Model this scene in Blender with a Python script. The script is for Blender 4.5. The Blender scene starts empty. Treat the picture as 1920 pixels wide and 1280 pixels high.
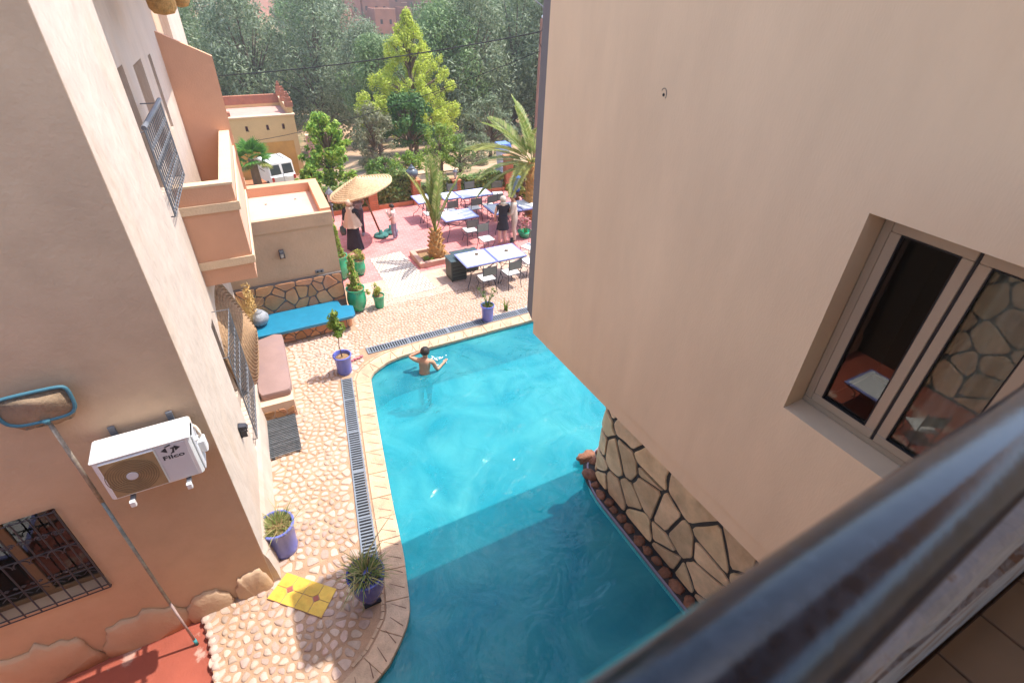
import bpy, math, random
import numpy as np
from mathutils import Vector, Matrix, noise
from mathutils.geometry import tessellate_polygon

random.seed(7)
rng = np.random.default_rng(7)
SC = bpy.context.scene
COL = SC.collection
PI = math.pi

# ---------------------------------------------------------------- camera
CAM_H = 7.2
cam = bpy.data.cameras.new('camera')
cam.sensor_width = 36.0
cam.lens = 36.0 * 966.0 / 1920.0
cam.clip_start = 0.02
cam.clip_end = 3000
cam.dof.use_dof = True
cam.dof.focus_distance = 11.0
cam.dof.aperture_fstop = 5.0
camo = bpy.data.objects.new('camera', cam)
COL.objects.link(camo)
_pit, _yaw, _rol = map(math.radians, (34.96, 29.17, 2.05))
_fw = Vector((math.sin(_yaw) * math.cos(_pit), math.cos(_yaw) * math.cos(_pit), -math.sin(_pit)))
_r = Vector((math.cos(_yaw), -math.sin(_yaw), 0))
_u = _r.cross(_fw)
_r2 = _r * math.cos(_rol) + _u * math.sin(_rol)
_u2 = -_r * math.sin(_rol) + _u * math.cos(_rol)
camo.matrix_world = Matrix(((_r2.x, _u2.x, -_fw.x, 0), (_r2.y, _u2.y, -_fw.y, 0),
                            (_r2.z, _u2.z, -_fw.z, CAM_H), (0, 0, 0, 1)))
SC.camera = camo

# ---------------------------------------------------------------- light
SUN_EL, SUN_AZ = 65.0, 3.5          # elevation; azimuth from +X towards +Y
world = bpy.data.worlds.new('World')
SC.world = world
world.use_nodes = True
wn = world.node_tree
bg = wn.nodes['Background']
sky = wn.nodes.new('ShaderNodeTexSky')
sky.sky_type = 'NISHITA'
sky.sun_disc = False
sky.sun_elevation = math.radians(SUN_EL)
sky.sun_rotation = math.radians(90 - SUN_AZ)
sky.altitude = 1200
sky.dust_density = 3.5
sky.ozone_density = 0.7
sky.air_density = 0.9
wn.links.new(sky.outputs[0], bg.inputs[0])
bg.inputs[1].default_value = 0.15
sl = bpy.data.lights.new('sun', 'SUN')
sl.energy = 2.0
sl.angle = math.radians(0.53)
sl.color = (1.0, 0.955, 0.88)
suno = bpy.data.objects.new('sun', sl)
COL.objects.link(suno)
_e, _a = math.radians(SUN_EL), math.radians(SUN_AZ)
SUN_DIR = Vector((math.cos(_e) * math.cos(_a), math.cos(_e) * math.sin(_a), math.sin(_e)))
suno.rotation_euler = SUN_DIR.to_track_quat('Z', 'Y').to_euler()
suno.location = (20, 5, 40)
vs = SC.view_settings
vs.view_transform = 'Standard'
vs.look = 'None'
vs.gamma = 1.0
vs.exposure = 1.68
vs.use_curve_mapping = False
SC.cycles.max_bounces = 6
SC.cycles.diffuse_bounces = 3
SC.cycles.glossy_bounces = 2
SC.cycles.transmission_bounces = 4
SC.cycles.transparent_max_bounces = 8
SC.cycles.caustics_reflective = False
SC.cycles.caustics_refractive = False
SC.cycles.sample_clamp_indirect = 6

# ---------------------------------------------------------------- materials
MATS = {}


def s2l(r, g, b):
    f = lambda c: (c / 255 / 12.92) if c / 255 <= 0.04045 else ((c / 255 + 0.055) / 1.055) ** 2.4
    return (f(r), f(g), f(b))


def mat(name, col, rough=0.85, var=0.12, scale=2.5, bump=0.15, bscale=35, col2=None, c2scale=1.2, c2lo=0.5, c2hi=0.7,
        c2amt=1.0, orand=0.0, spec=0.3, stretch=(1, 1, 1), metal=0.0, local=False, ohue=0.0, coat=0.0, bdist=0.02):
    if name in MATS:
        return MATS[name]
    m = bpy.data.materials.new(name)
    m.use_nodes = True
    nt = m.node_tree
    N, L = nt.nodes, nt.links
    b = N['Principled BSDF']
    b.inputs['Roughness'].default_value = rough
    b.inputs['Specular IOR Level'].default_value = spec
    b.inputs['Metallic'].default_value = metal
    b.inputs['Coat Weight'].default_value = coat
    if local:
        src = N.new('ShaderNodeTexCoord').outputs['Object']
    else:
        src = N.new('ShaderNodeNewGeometry').outputs['Position']
    mp = N.new('ShaderNodeMapping')
    mp.inputs['Scale'].default_value = stretch
    L.new(src, mp.inputs[0])
    n1 = N.new('ShaderNodeTexNoise')
    n1.inputs['Scale'].default_value = scale
    n1.inputs['Detail'].default_value = 7
    n1.inputs['Roughness'].default_value = 0.62
    L.new(mp.outputs[0], n1.inputs[0])
    r1 = N.new('ShaderNodeValToRGB')
    e = r1.color_ramp.elements
    e[0].position, e[1].position = 0.28, 0.72
    e[0].color = (*[max(0, c * (1 - var)) for c in col], 1)
    e[1].color = (*[min(1, c * (1 + var)) for c in col], 1)
    L.new(n1.outputs[0], r1.inputs[0])
    out = r1.outputs[0]
    if col2 is not None:
        n2 = N.new('ShaderNodeTexNoise')
        n2.inputs['Scale'].default_value = c2scale
        n2.inputs['Detail'].default_value = 6
        n2.inputs['Roughness'].default_value = 0.65
        L.new(mp.outputs[0], n2.inputs[0])
        r2 = N.new('ShaderNodeMapRange')
        r2.inputs[1].default_value, r2.inputs[2].default_value = c2lo, c2hi
        r2.inputs[4].default_value = c2amt
        L.new(n2.outputs[0], r2.inputs[0])
        mx = N.new('ShaderNodeMix')
        mx.data_type = 'RGBA'
        L.new(r2.outputs[0], mx.inputs[0])
        L.new(out, mx.inputs[6])
        mx.inputs[7].default_value = (*col2, 1)
        out = mx.outputs[2]
    if orand or ohue:
        oi = N.new('ShaderNodeObjectInfo')
        hs = N.new('ShaderNodeHueSaturation')
        mr = N.new('ShaderNodeMapRange')
        mr.inputs[3].default_value, mr.inputs[4].default_value = 1 - orand, 1 + orand
        L.new(oi.outputs['Random'], mr.inputs[0])
        L.new(mr.outputs[0], hs.inputs['Value'])
        if ohue:
            mm = N.new('ShaderNodeMath')
            mm.operation = 'MULTIPLY'
            mm.inputs[1].default_value = 7.31
            fr = N.new('ShaderNodeMath')
            fr.operation = 'FRACT'
            L.new(oi.outputs['Random'], mm.inputs[0])
            L.new(mm.outputs[0], fr.inputs[0])
            mr2 = N.new('ShaderNodeMapRange')
            mr2.inputs[3].default_value, mr2.inputs[4].default_value = 0.5 - ohue, 0.5 + ohue
            L.new(fr.outputs[0], mr2.inputs[0])
            L.new(mr2.outputs[0], hs.inputs['Hue'])
        L.new(out, hs.inputs['Color'])
        out = hs.outputs[0]
    L.new(out, b.inputs['Base Color'])
    if bump:
        n3 = N.new('ShaderNodeTexNoise')
        n3.inputs['Scale'].default_value = bscale
        n3.inputs['Detail'].default_value = 5
        L.new(mp.outputs[0], n3.inputs[0])
        bp = N.new('ShaderNodeBump')
        bp.inputs['Strength'].default_value = bump
        bp.inputs['Distance'].default_value = bdist
        L.new(n3.outputs[0], bp.inputs['Height'])
        L.new(bp.outputs[0], b.inputs['Normal'])
    MATS[name] = m
    return m


def leafmat(name, cols, trans=0.3, rough=0.55):
    if name in MATS:
        return MATS[name]
    m = bpy.data.materials.new(name)
    m.use_nodes = True
    nt = m.node_tree
    N, L = nt.nodes, nt.links
    b = N['Principled BSDF']
    b.inputs['Roughness'].default_value = rough
    b.inputs['Specular IOR Level'].default_value = 0.35
    g = N.new('ShaderNodeNewGeometry')
    rp = N.new('ShaderNodeValToRGB')
    el = rp.color_ramp.elements
    while len(el) < len(cols):
        el.new(0.5)
    for i, c in enumerate(cols):
        el[i].position = i / (len(cols) - 1)
        el[i].color = (*c, 1)
    L.new(g.outputs['Random Per Island'], rp.inputs[0])
    oi = N.new('ShaderNodeObjectInfo')
    mr = N.new('ShaderNodeMapRange')
    mr.inputs[3].default_value, mr.inputs[4].default_value = 0.85, 1.15
    L.new(oi.outputs['Random'], mr.inputs[0])
    hs = N.new('ShaderNodeHueSaturation')
    L.new(mr.outputs[0], hs.inputs['Value'])
    L.new(rp.outputs[0], hs.inputs['Color'])
    L.new(hs.outputs[0], b.inputs['Base Color'])
    tr = N.new('ShaderNodeBsdfTranslucent')
    L.new(hs.outputs[0], tr.inputs[0])
    ms = N.new('ShaderNodeMixShader')
    ms.inputs[0].default_value = trans
    L.new(b.outputs[0], ms.inputs[1])
    L.new(tr.outputs[0], ms.inputs[2])
    L.new(ms.outputs[0], N['Material Output'].inputs[0])
    MATS[name] = m
    return m


TAN = (0.55, 0.38, 0.245)  # darkened so the front wall reads shaded beside the pier
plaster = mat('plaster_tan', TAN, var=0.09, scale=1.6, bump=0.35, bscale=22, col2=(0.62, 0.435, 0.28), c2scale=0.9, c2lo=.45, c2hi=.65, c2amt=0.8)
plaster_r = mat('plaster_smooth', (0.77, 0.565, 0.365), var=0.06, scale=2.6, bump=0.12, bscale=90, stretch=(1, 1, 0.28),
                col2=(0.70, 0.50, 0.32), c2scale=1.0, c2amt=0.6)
plaster_lit = mat('plaster_sunlit', (0.60, 0.485, 0.395), var=0.10, scale=1.8, bump=0.8, bscale=5, bdist=0.05, stretch=(1, 1, 0.45),
                col2=(0.58, 0.43, 0.31), c2scale=1.1, c2amt=0.7)  # sunlit copy of the house plaster, paled to carry the sun contrast
peach = mat('plaster_peach', (0.66, 0.35, 0.215), var=0.06, scale=1.5, bump=0.2, bscale=40)
cream = mat('plaster_cream', (0.72, 0.52, 0.34), var=0.07, bump=0.4, bscale=30)
grey_return = mat('return_grey', (0.17, 0.155, 0.155), var=0.06, bump=0.1)  # flat dark grey tone for the narrow corner face
mortar_deck = mat('deck_mortar', (0.42, 0.26, 0.16), var=0.22, scale=5, bump=0.6, bscale=60, col2=(0.50, 0.345, 0.245), c2scale=1.1)
far_deck = mat('deck_pale', (0.58, 0.40, 0.30), var=0.18, scale=7, bump=0.8, bscale=14, col2=(0.58, 0.36, 0.25), c2scale=1.5)
cobble_m = mat('cobble', (0.485, 0.35, 0.275), var=0.16, scale=9, bump=0.3, bscale=50, orand=0.22, ohue=0.012, rough=0.7)
cobble_far = mat('cobble_far', (0.52, 0.375, 0.30), var=0.25, scale=6, bump=0.2, rough=0.75)
coping_m = mat('coping_stone', (0.56, 0.385, 0.25), var=0.26, scale=5, bump=0.4, bscale=45, orand=0.08, col2=(0.62, 0.37, 0.22), c2scale=2.5, c2amt=0.6, rough=0.7)
groove_m = mat('groove', (0.20, 0.11, 0.07), bump=0)
redfloor = mat('red_paint_floor', (0.33, 0.082, 0.05), var=0.16, scale=2, bump=0.2, col2=(0.50, 0.33, 0.26), c2scale=1.6, c2lo=0.57, c2hi=0.62, c2amt=0.8, rough=0.55)
stone_r = mat('flagstone', (0.70, 0.475, 0.285), var=0.25, scale=3.2, bump=0.6, bscale=14, orand=0.20, ohue=0.008, col2=(0.52, 0.30, 0.15), c2scale=2.0, c2amt=0.55, rough=0.65)
stone_o = mat('flagstone_orange', (0.52, 0.25, 0.12), var=0.2, scale=3.2, bump=0.5, bscale=14, orand=0.26, ohue=0.008, col2=(0.40, 0.25, 0.16), c2scale=2.0, c2amt=0.6, rough=0.7)
mortar_dark = mat('mortar_dark', (0.055, 0.05, 0.05), var=0.2, bump=0.5, bscale=40)
mortar_grey = mat('mortar_grey', (0.16, 0.14, 0.13), var=0.2, bump=0.5, bscale=40)
redrock = mat('red_rock', (0.25, 0.115, 0.07), var=0.35, scale=14, bump=1.0, bscale=30, orand=0.2, rough=0.9)
iron = mat('wrought_iron', (0.035, 0.035, 0.045), rough=0.5, var=0.2, bump=0.1, spec=0.5)
iron_grey = mat('iron_pale', (0.16, 0.165, 0.18), rough=0.45, var=0.2, bump=0.1, spec=0.5)
grate_m = mat('grate_grey', (0.20, 0.225, 0.26), rough=0.55, var=0.2, bump=0.1, spec=0.4)
dark_void = mat('dark_void', (0.02, 0.02, 0.022), bump=0)
yellow_tile = mat('tile_yellow', (0.66, 0.42, 0.06), var=0.2, scale=6, bump=0.15, col2=(0.62, 0.27, 0.04), c2scale=5, c2lo=0.5, c2hi=0.7, c2amt=0.7, orand=0.12, rough=0.35, spec=0.5)
red_tile = mat('tile_red', (0.35, 0.10, 0.07), bump=0.1, rough=0.4)
blue_glaze = mat('glaze_blue', (0.13, 0.16, 0.52), var=0.1, scale=5, bump=0.08, rough=0.3, spec=0.5, coat=0.2, col2=(0.22, 0.22, 0.50), c2scale=3, c2amt=0.4)
green_glaze = mat('glaze_green', (0.015, 0.34, 0.16), var=0.2, scale=5, bump=0.06, rough=0.2, spec=0.6, coat=0.5)
soil = mat('soil', (0.30, 0.18, 0.09), var=0.3, scale=14, bump=0.8)
blue_seat = mat('paint_blue', (0.015, 0.20, 0.33), var=0.12, scale=6, bump=0.12, rough=0.4, spec=0.5)
cushion_m = mat('cushion_cloth', (0.31, 0.20, 0.175), var=0.08, scale=4, bump=0.25, bscale=150, bdist=0.004, col2=(0.25, 0.18, 0.19), c2scale=1.6, c2amt=0.5)
slat_m = mat('slat_dark', (0.085, 0.09, 0.095), var=0.3, scale=9, bump=0.3, orand=0.25)
straw = mat('straw', (0.60, 0.42, 0.24), var=0.3, scale=16, bump=0.7, bscale=60)
wicker = mat('wicker', (0.50, 0.27, 0.09), var=0.3, scale=18, bump=0.9, bscale=50)
wood = mat('wood_brown', (0.22, 0.12, 0.065), var=0.25, scale=6, bump=0.3, stretch=(1, 1, 0.3))
concrete_green = mat('concrete_green', (0.05, 0.17, 0.15), var=0.15, bump=0.2)
redbrick = mat('terrace_red', (0.62, 0.20, 0.185), var=0.2, scale=3, bump=0.2)
terracotta = mat('terracotta', (0.50, 0.19, 0.09), var=0.15, scale=4, bump=0.4, orand=0.1)
white_paint = mat('paint_white', (0.80, 0.79, 0.76), var=0.04, bump=0.05, rough=0.4, spec=0.4, col2=(0.66, 0.48, 0.30), c2scale=4.5, c2lo=0.60, c2hi=0.78, c2amt=0.7)
white_plastic = mat('plastic_white', (0.80, 0.80, 0.79), var=0.03, bump=0.03, rough=0.4, spec=0.4)
ac_face = mat('ac_face_paint', (0.64, 0.64, 0.66), var=0.04, bump=0.04, rough=0.45)
ac_grille = mat('ac_grille_dusty', (0.33, 0.22, 0.11), var=0.25, scale=6, bump=0.1, rough=0.7)
alum = mat('window_aluminium', (0.40, 0.295, 0.20), var=0.03, bump=0.02, rough=0.4, spec=0.5)
gasket = mat('gasket_black', (0.015, 0.012, 0.012), bump=0, rough=0.6)
skin_m = mat('skin', (0.50, 0.26, 0.16), var=0.08, scale=8, bump=0.03, rough=0.5, spec=0.4)
skin_pale = mat('skin_pale', (0.62, 0.36, 0.26), var=0.06, scale=8, bump=0.03, rough=0.5)
hair_dark = mat('hair_dark', (0.025, 0.018, 0.014), var=0.4, scale=40, bump=0.5, rough=0.5)
hair_grey = mat('hair_grey', (0.52, 0.46, 0.36), var=0.3, scale=30, bump=0.5, rough=0.6)
c_black = mat('cloth_black', (0.025, 0.022, 0.03), var=0.25, scale=10, bump=0.3)
c_beige = mat('cloth_beige', (0.60, 0.43, 0.31), var=0.08, scale=6, bump=0.3)
c_grey = mat('cloth_grey', (0.30, 0.25, 0.25), var=0.1, scale=6, bump=0.3)
c_denim = mat('cloth_denim', (0.10, 0.075, 0.10), var=0.15, scale=6, bump=0.3)
c_slate = mat('cloth_slate', (0.25, 0.23, 0.30), var=0.12, scale=6, bump=0.3)
c_white = mat('cloth_white', (0.74, 0.60, 0.54), var=0.08, scale=8, bump=0.3)
c_pink = mat('cloth_pink', (0.66, 0.40, 0.34), var=0.08, scale=8, bump=0.3)
c_cream = mat('cloth_cream', (0.56, 0.45, 0.36), var=0.08, scale=6, bump=0.3)
c_aqua = mat('cloth_aqua', (0.02, 0.55, 0.60), var=0.08, scale=8, bump=0.2)
c_hat = mat('cloth_hat', (0.19, 0.16, 0.15), var=0.1, scale=8, bump=0.2)
foam = mat('splash_white', (0.92, 0.96, 0.98), var=0.02, bump=0, rough=0.1, spec=0.6)
bark = mat('bark', (0.16, 0.11, 0.075), var=0.3, scale=8, bump=0.9, bscale=18, stretch=(1, 1, 0.3))
palm_boot = mat('palm_boot', (0.46, 0.24, 0.08), var=0.35, scale=9, bump=0.8, bscale=25)
ground_m = mat('earth', (0.46, 0.30, 0.18), var=0.2, scale=0.25, bump=0.5, bscale=3, col2=(0.12, 0.14, 0.055), c2scale=0.35, c2lo=0.50, c2hi=0.60, c2amt=0.85)
adobe = mat('adobe', (0.30, 0.12, 0.07), var=0.18, scale=0.6, bump=0.4, bscale=3, orand=0.25)
adobe_roof = mat('adobe_roof', (0.46, 0.25, 0.16), var=0.2, scale=0.5, bump=0.2, orand=0.15)
ochre = mat('ochre_plaster', (0.66, 0.45, 0.21), var=0.08, bump=0.2, scale=1)
ochre_band = mat('ochre_band', (0.56, 0.30, 0.075), var=0.16, bump=0.2, scale=1.2)
ybrown = mat('brick_cap', (0.40, 0.16, 0.095), var=0.15, bump=0.3)
pinkroof = mat('roof_pink', (0.58, 0.33, 0.27), var=0.1, bump=0.2)
chair_panel = mat('chair_panel', (0.20, 0.20, 0.17), var=0.12, bump=0.2)
seat_white = mat('seat_white', (0.72, 0.70, 0.66), var=0.06, bump=0.2)
table_white = mat('mosaic_white', (0.80, 0.80, 0.79), var=0.05, scale=30, bump=0.1, rough=0.65, spec=0.3)
table_blue = mat('mosaic_blue', (0.22, 0.24, 0.52), var=0.2, scale=40, bump=0.1, rough=0.35, spec=0.5)
case_dark = mat('case_dark', (0.055, 0.065, 0.055), var=0.2, bump=0.15, rough=0.5)
tarp = mat('tarp_dark', (0.05, 0.075, 0.08), var=0.3, scale=6, bump=0.5, rough=0.4)
car_white = mat('car_white', (0.74, 0.73, 0.70), var=0.04, scale=2, bump=0.02, rough=0.35, spec=0.5)
car_glass = mat('car_glass', (0.03, 0.04, 0.045), var=0.1, bump=0, rough=0.08, spec=0.6)
rubber = mat('rubber', (0.02, 0.02, 0.02), bump=0.1)
pool_tile_base = (0.06, 0.56, 0.62)
net_blue = mat('net_frame_blue', (0.06, 0.17, 0.22), var=0.15, bump=0.1, rough=0.5)
net_cloth = mat('net_cloth', (0.32, 0.22, 0.14), var=0.2, scale=5, bump=0.5)
pole_metal = mat('pole_metal', (0.28, 0.33, 0.31), var=0.35, scale=12, bump=0.2, metal=0.5, rough=0.45)
rope_m = mat('cable_black', (0.03, 0.03, 0.03), bump=0)
urn_m = mat('glaze_charcoal', (0.09, 0.11, 0.13), var=0.3, scale=12, bump=0.1, rough=0.35, spec=0.5)
urn_grey = mat('clay_grey', (0.30, 0.31, 0.33), var=0.4, scale=14, bump=0.4, rough=0.6)
lamp_glass = mat('lamp_glass', (0.60, 0.56, 0.50), var=0.05, bump=0, rough=0.25)
curtain_m = mat('curtain', (0.74, 0.66, 0.56), var=0.06, scale=5, bump=0.1)
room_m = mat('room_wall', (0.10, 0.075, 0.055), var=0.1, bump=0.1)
rug = mat('red_rug', (0.30, 0.06, 0.06), var=0.3, scale=9, bump=0.4)
sandy = mat('sandy_path', (0.62, 0.40, 0.25), var=0.12, scale=1.5, bump=0.3)


def tile_floor_mat():
    m = bpy.data.materials.new('balcony_tile')
    m.use_nodes = True
    nt = m.node_tree
    b = nt.nodes['Principled BSDF']
    b.inputs['Roughness'].default_value = 0.45
    g = nt.nodes.new('ShaderNodeNewGeometry')
    n = nt.nodes.new('ShaderNodeTexNoise')
    n.inputs['Scale'].default_value = 7
    n.inputs['Detail'].default_value = 6
    r = nt.nodes.new('ShaderNodeValToRGB')
    r.color_ramp.elements[0].color = (0.07, 0.035, 0.014, 1)
    r.color_ramp.elements[1].color = (0.14, 0.072, 0.03, 1)
    nt.links.new(g.outputs['Position'], n.inputs[0])
    nt.links.new(n.outputs[0], r.inputs[0])
    nt.links.new(r.outputs[0], b.inputs['Base Color'])
    return m


balcony_tile = tile_floor_mat()


def rail_mat():
    m = bpy.data.materials.new('rail_black_paint')
    m.use_nodes = True
    nt = m.node_tree
    b = nt.nodes['Principled BSDF']
    g = nt.nodes.new('ShaderNodeNewGeometry')
    n = nt.nodes.new('ShaderNodeTexNoise')
    n.inputs['Scale'].default_value = 90
    n.inputs['Detail'].default_value = 6
    nt.links.new(g.outputs['Position'], n.inputs[0])
    r = nt.nodes.new('ShaderNodeValToRGB')
    e = r.color_ramp.elements
    e[0].position, e[1].position = 0.40, 0.72
    e[0].color = (0.006, 0.008, 0.012, 1)
    e[1].color = (0.016, 0.02, 0.028, 1)
    nt.links.new(n.outputs[0], r.inputs[0])
    nt.links.new(r.outputs[0], b.inputs['Base Color'])
    rr = nt.nodes.new('ShaderNodeMapRange')
    rr.inputs[3].default_value, rr.inputs[4].default_value = 0.15, 0.24
    nt.links.new(n.outputs[0], rr.inputs[0])
    nt.links.new(rr.outputs[0], b.inputs['Roughness'])
    b.inputs['Specular IOR Level'].default_value = 0.28
    b.inputs['Coat Weight'].default_value = 0.05
    b.inputs['Coat Roughness'].default_value = 0.18
    n2 = nt.nodes.new('ShaderNodeTexNoise')
    n2.inputs['Scale'].default_value = 160
    nt.links.new(g.outputs['Position'], n2.inputs[0])
    bp = nt.nodes.new('ShaderNodeBump')
    bp.inputs['Strength'].default_value = 0.10
    bp.inputs['Distance'].default_value = 0.002
    nt.links.new(n2.outputs[0], bp.inputs['Height'])
    nt.links.new(bp.outputs[0], b.inputs['Normal'])
    return m


rail_m = rail_mat()


def brick_mat(name, c1, c2, cm, scale, bw=0.5, rh=0.25, ms=0.02, rot=0.0, bump=0.3, rough=0.8):
    m = bpy.data.materials.new(name)
    m.use_nodes = True
    nt = m.node_tree
    b = nt.nodes['Principled BSDF']
    b.inputs['Roughness'].default_value = rough
    g = nt.nodes.new('ShaderNodeNewGeometry')
    mp = nt.nodes.new('ShaderNodeMapping')
    mp.inputs['Rotation'].default_value = (0, 0, rot)
    t = nt.nodes.new('ShaderNodeTexBrick')
    t.inputs['Scale'].default_value = scale
    t.inputs['Brick Width'].default_value = bw
    t.inputs['Row Height'].default_value = rh
    t.inputs['Mortar Size'].default_value = ms
    t.inputs['Color1'].default_value = (*c1, 1)
    t.inputs['Color2'].default_value = (*c2, 1)
    t.inputs['Mortar'].default_value = (*cm, 1)
    nt.links.new(g.outputs['Position'], mp.inputs[0])
    nt.links.new(mp.outputs[0], t.inputs[0])
    n = nt.nodes.new('ShaderNodeTexNoise')
    n.inputs['Scale'].default_value = 1.3
    n.inputs['Detail'].default_value = 6
    nt.links.new(mp.outputs[0], n.inputs[0])
    hs = nt.nodes.new('ShaderNodeHueSaturation')
    mr = nt.nodes.new('ShaderNodeMapRange')
    mr.inputs[1].default_value, mr.inputs[2].default_value = 0.3, 0.7
    mr.inputs[3].default_value, mr.inputs[4].default_value = 0.82, 1.18
    nt.links.new(n.outputs[0], mr.inputs[0])
    nt.links.new(mr.outputs[0], hs.inputs['Value'])
    nt.links.new(t.outputs[0], hs.inputs['Color'])
    nt.links.new(hs.outputs[0], b.inputs['Base Color'])
    bp = nt.nodes.new('ShaderNodeBump')
    bp.inputs['Strength'].default_value = bump
    bp.inputs['Distance'].default_value = 0.01
    bp.invert = True
    nt.links.new(t.outputs['Fac'], bp.inputs['Height'])
    nt.links.new(bp.outputs[0], b.inputs['Normal'])
    return m


terrace_m = brick_mat('terrace_tiles', (0.66, 0.225, 0.21), (0.60, 0.185, 0.17), (0.60, 0.30, 0.27), 1.0, 0.22, 0.11, 0.012, 0.1)
carpet_m = brick_mat('perforated_white', (0.64, 0.57, 0.49), (0.60, 0.53, 0.45), (0.36, 0.27, 0.21), 1.0, 0.13, 0.13, 0.016, 0.0, 0.5)
pooltile_m = brick_mat('pool_tile', (0.075, 0.55, 0.60), (0.055, 0.49, 0.55), (0.20, 0.58, 0.62), 1.0, 0.04, 0.04, 0.004, 0.0, 0.1, 0.4)


def water_mat():
    m = bpy.data.materials.new('pool_water')
    m.use_nodes = True
    nt = m.node_tree
    N, L = nt.nodes, nt.links
    for n in list(N):
        N.remove(n)
    o = N.new('ShaderNodeOutputMaterial')
    g = N.new('ShaderNodeNewGeometry')
    # slow swell and fine ripple
    n1 = N.new('ShaderNodeTexNoise')
    n1.inputs['Scale'].default_value = 1.5
    n1.inputs['Detail'].default_value = 4
    n1.inputs['Distortion'].default_value = 1.0
    n2 = N.new('ShaderNodeTexNoise')
    n2.inputs['Scale'].default_value = 9
    n2.inputs['Detail'].default_value = 3
    ad = N.new('ShaderNodeMath')
    ad.operation = 'MULTIPLY_ADD'
    ad.inputs[1].default_value = 0.12
    L.new(g.outputs['Position'], n1.inputs[0])
    L.new(g.outputs['Position'], n2.inputs[0])
    L.new(n2.outputs[0], ad.inputs[0])
    L.new(n1.outputs[0], ad.inputs[2])
    bp = N.new('ShaderNodeBump')
    bp.inputs['Strength'].default_value = 0.7
    bp.inputs['Distance'].default_value = 0.20
    L.new(ad.outputs[0], bp.inputs['Height'])
    # milky scattering with drifting cloudiness
    n3 = N.new('ShaderNodeTexNoise')
    n3.inputs['Scale'].default_value = 0.75
    n3.inputs['Detail'].default_value = 5
    n3.inputs['Distortion'].default_value = 1.0
    L.new(g.outputs['Position'], n3.inputs[0])
    rp = N.new('ShaderNodeValToRGB')
    e = rp.color_ramp.elements
    e[0].position, e[1].position = 0.30, 0.72
    e[0].color = (0.015, 0.26, 0.34, 1)
    e[1].color = (0.085, 0.42, 0.44, 1)
    L.new(n3.outputs[0], rp.inputs[0])
    df = N.new('ShaderNodeBsdfDiffuse')
    L.new(rp.outputs[0], df.inputs[0])
    bp2 = N.new('ShaderNodeBump')
    bp2.inputs['Strength'].default_value = 0.35
    bp2.inputs['Distance'].default_value = 0.10
    L.new(ad.outputs[0], bp2.inputs['Height'])
    L.new(bp2.outputs[0], df.inputs['Normal'])
    tr = N.new('ShaderNodeBsdfTransparent')
    tr.inputs[0].default_value = (0.30, 0.86, 0.92, 1)
    mx = N.new('ShaderNodeMixShader')
    mr = N.new('ShaderNodeMapRange')
    mr.inputs[1].default_value, mr.inputs[2].default_value = 0.3, 0.7
    mr.inputs[3].default_value, mr.inputs[4].default_value = 0.50, 0.38
    L.new(n3.outputs[0], mr.inputs[0])
    L.new(mr.outputs[0], mx.inputs[0])
    L.new(df.outputs[0], mx.inputs[1])
    L.new(tr.outputs[0], mx.inputs[2])
    gl = N.new('ShaderNodeBsdfGlossy')
    gl.inputs['Roughness'].default_value = 0.03
    L.new(bp.outputs[0], gl.inputs['Normal'])
    fr = N.new('ShaderNodeFresnel')
    fr.inputs[0].default_value = 1.33
    L.new(bp.outputs[0], fr.inputs['Normal'])
    m2 = N.new('ShaderNodeMixShader')
    L.new(fr.outputs[0], m2.inputs[0])
    L.new(mx.outputs[0], m2.inputs[1])
    L.new(gl.outputs[0], m2.inputs[2])
    L.new(m2.outputs[0], o.inputs[0])
    return m


def glass_mat():
    m = bpy.data.materials.new('window_glass')
    m.use_nodes = True
    nt = m.node_tree
    N, L = nt.nodes, nt.links
    for n in list(N):
        N.remove(n)
    o = N.new('ShaderNodeOutputMaterial')
    tr = N.new('ShaderNodeBsdfTransparent')
    tr.inputs[0].default_value = (0.72, 0.74, 0.72, 1)
    gl = N.new('ShaderNodeBsdfGlossy')
    gl.inputs['Roughness'].default_value = 0.01
    fr = N.new('ShaderNodeFresnel')
    fr.inputs[0].default_value = 1.52
    mx = N.new('ShaderNodeMixShader')
    L.new(fr.outputs[0], mx.inputs[0])
    L.new(tr.outputs[0], mx.inputs[1])
    L.new(gl.outputs[0], mx.inputs[2])
    L.new(mx.outputs[0], o.inputs[0])
    return m


water_m = water_mat()
glass_m = glass_mat()

# ---------------------------------------------------------------- helpers


def V(*a):
    return Vector(a)


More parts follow.
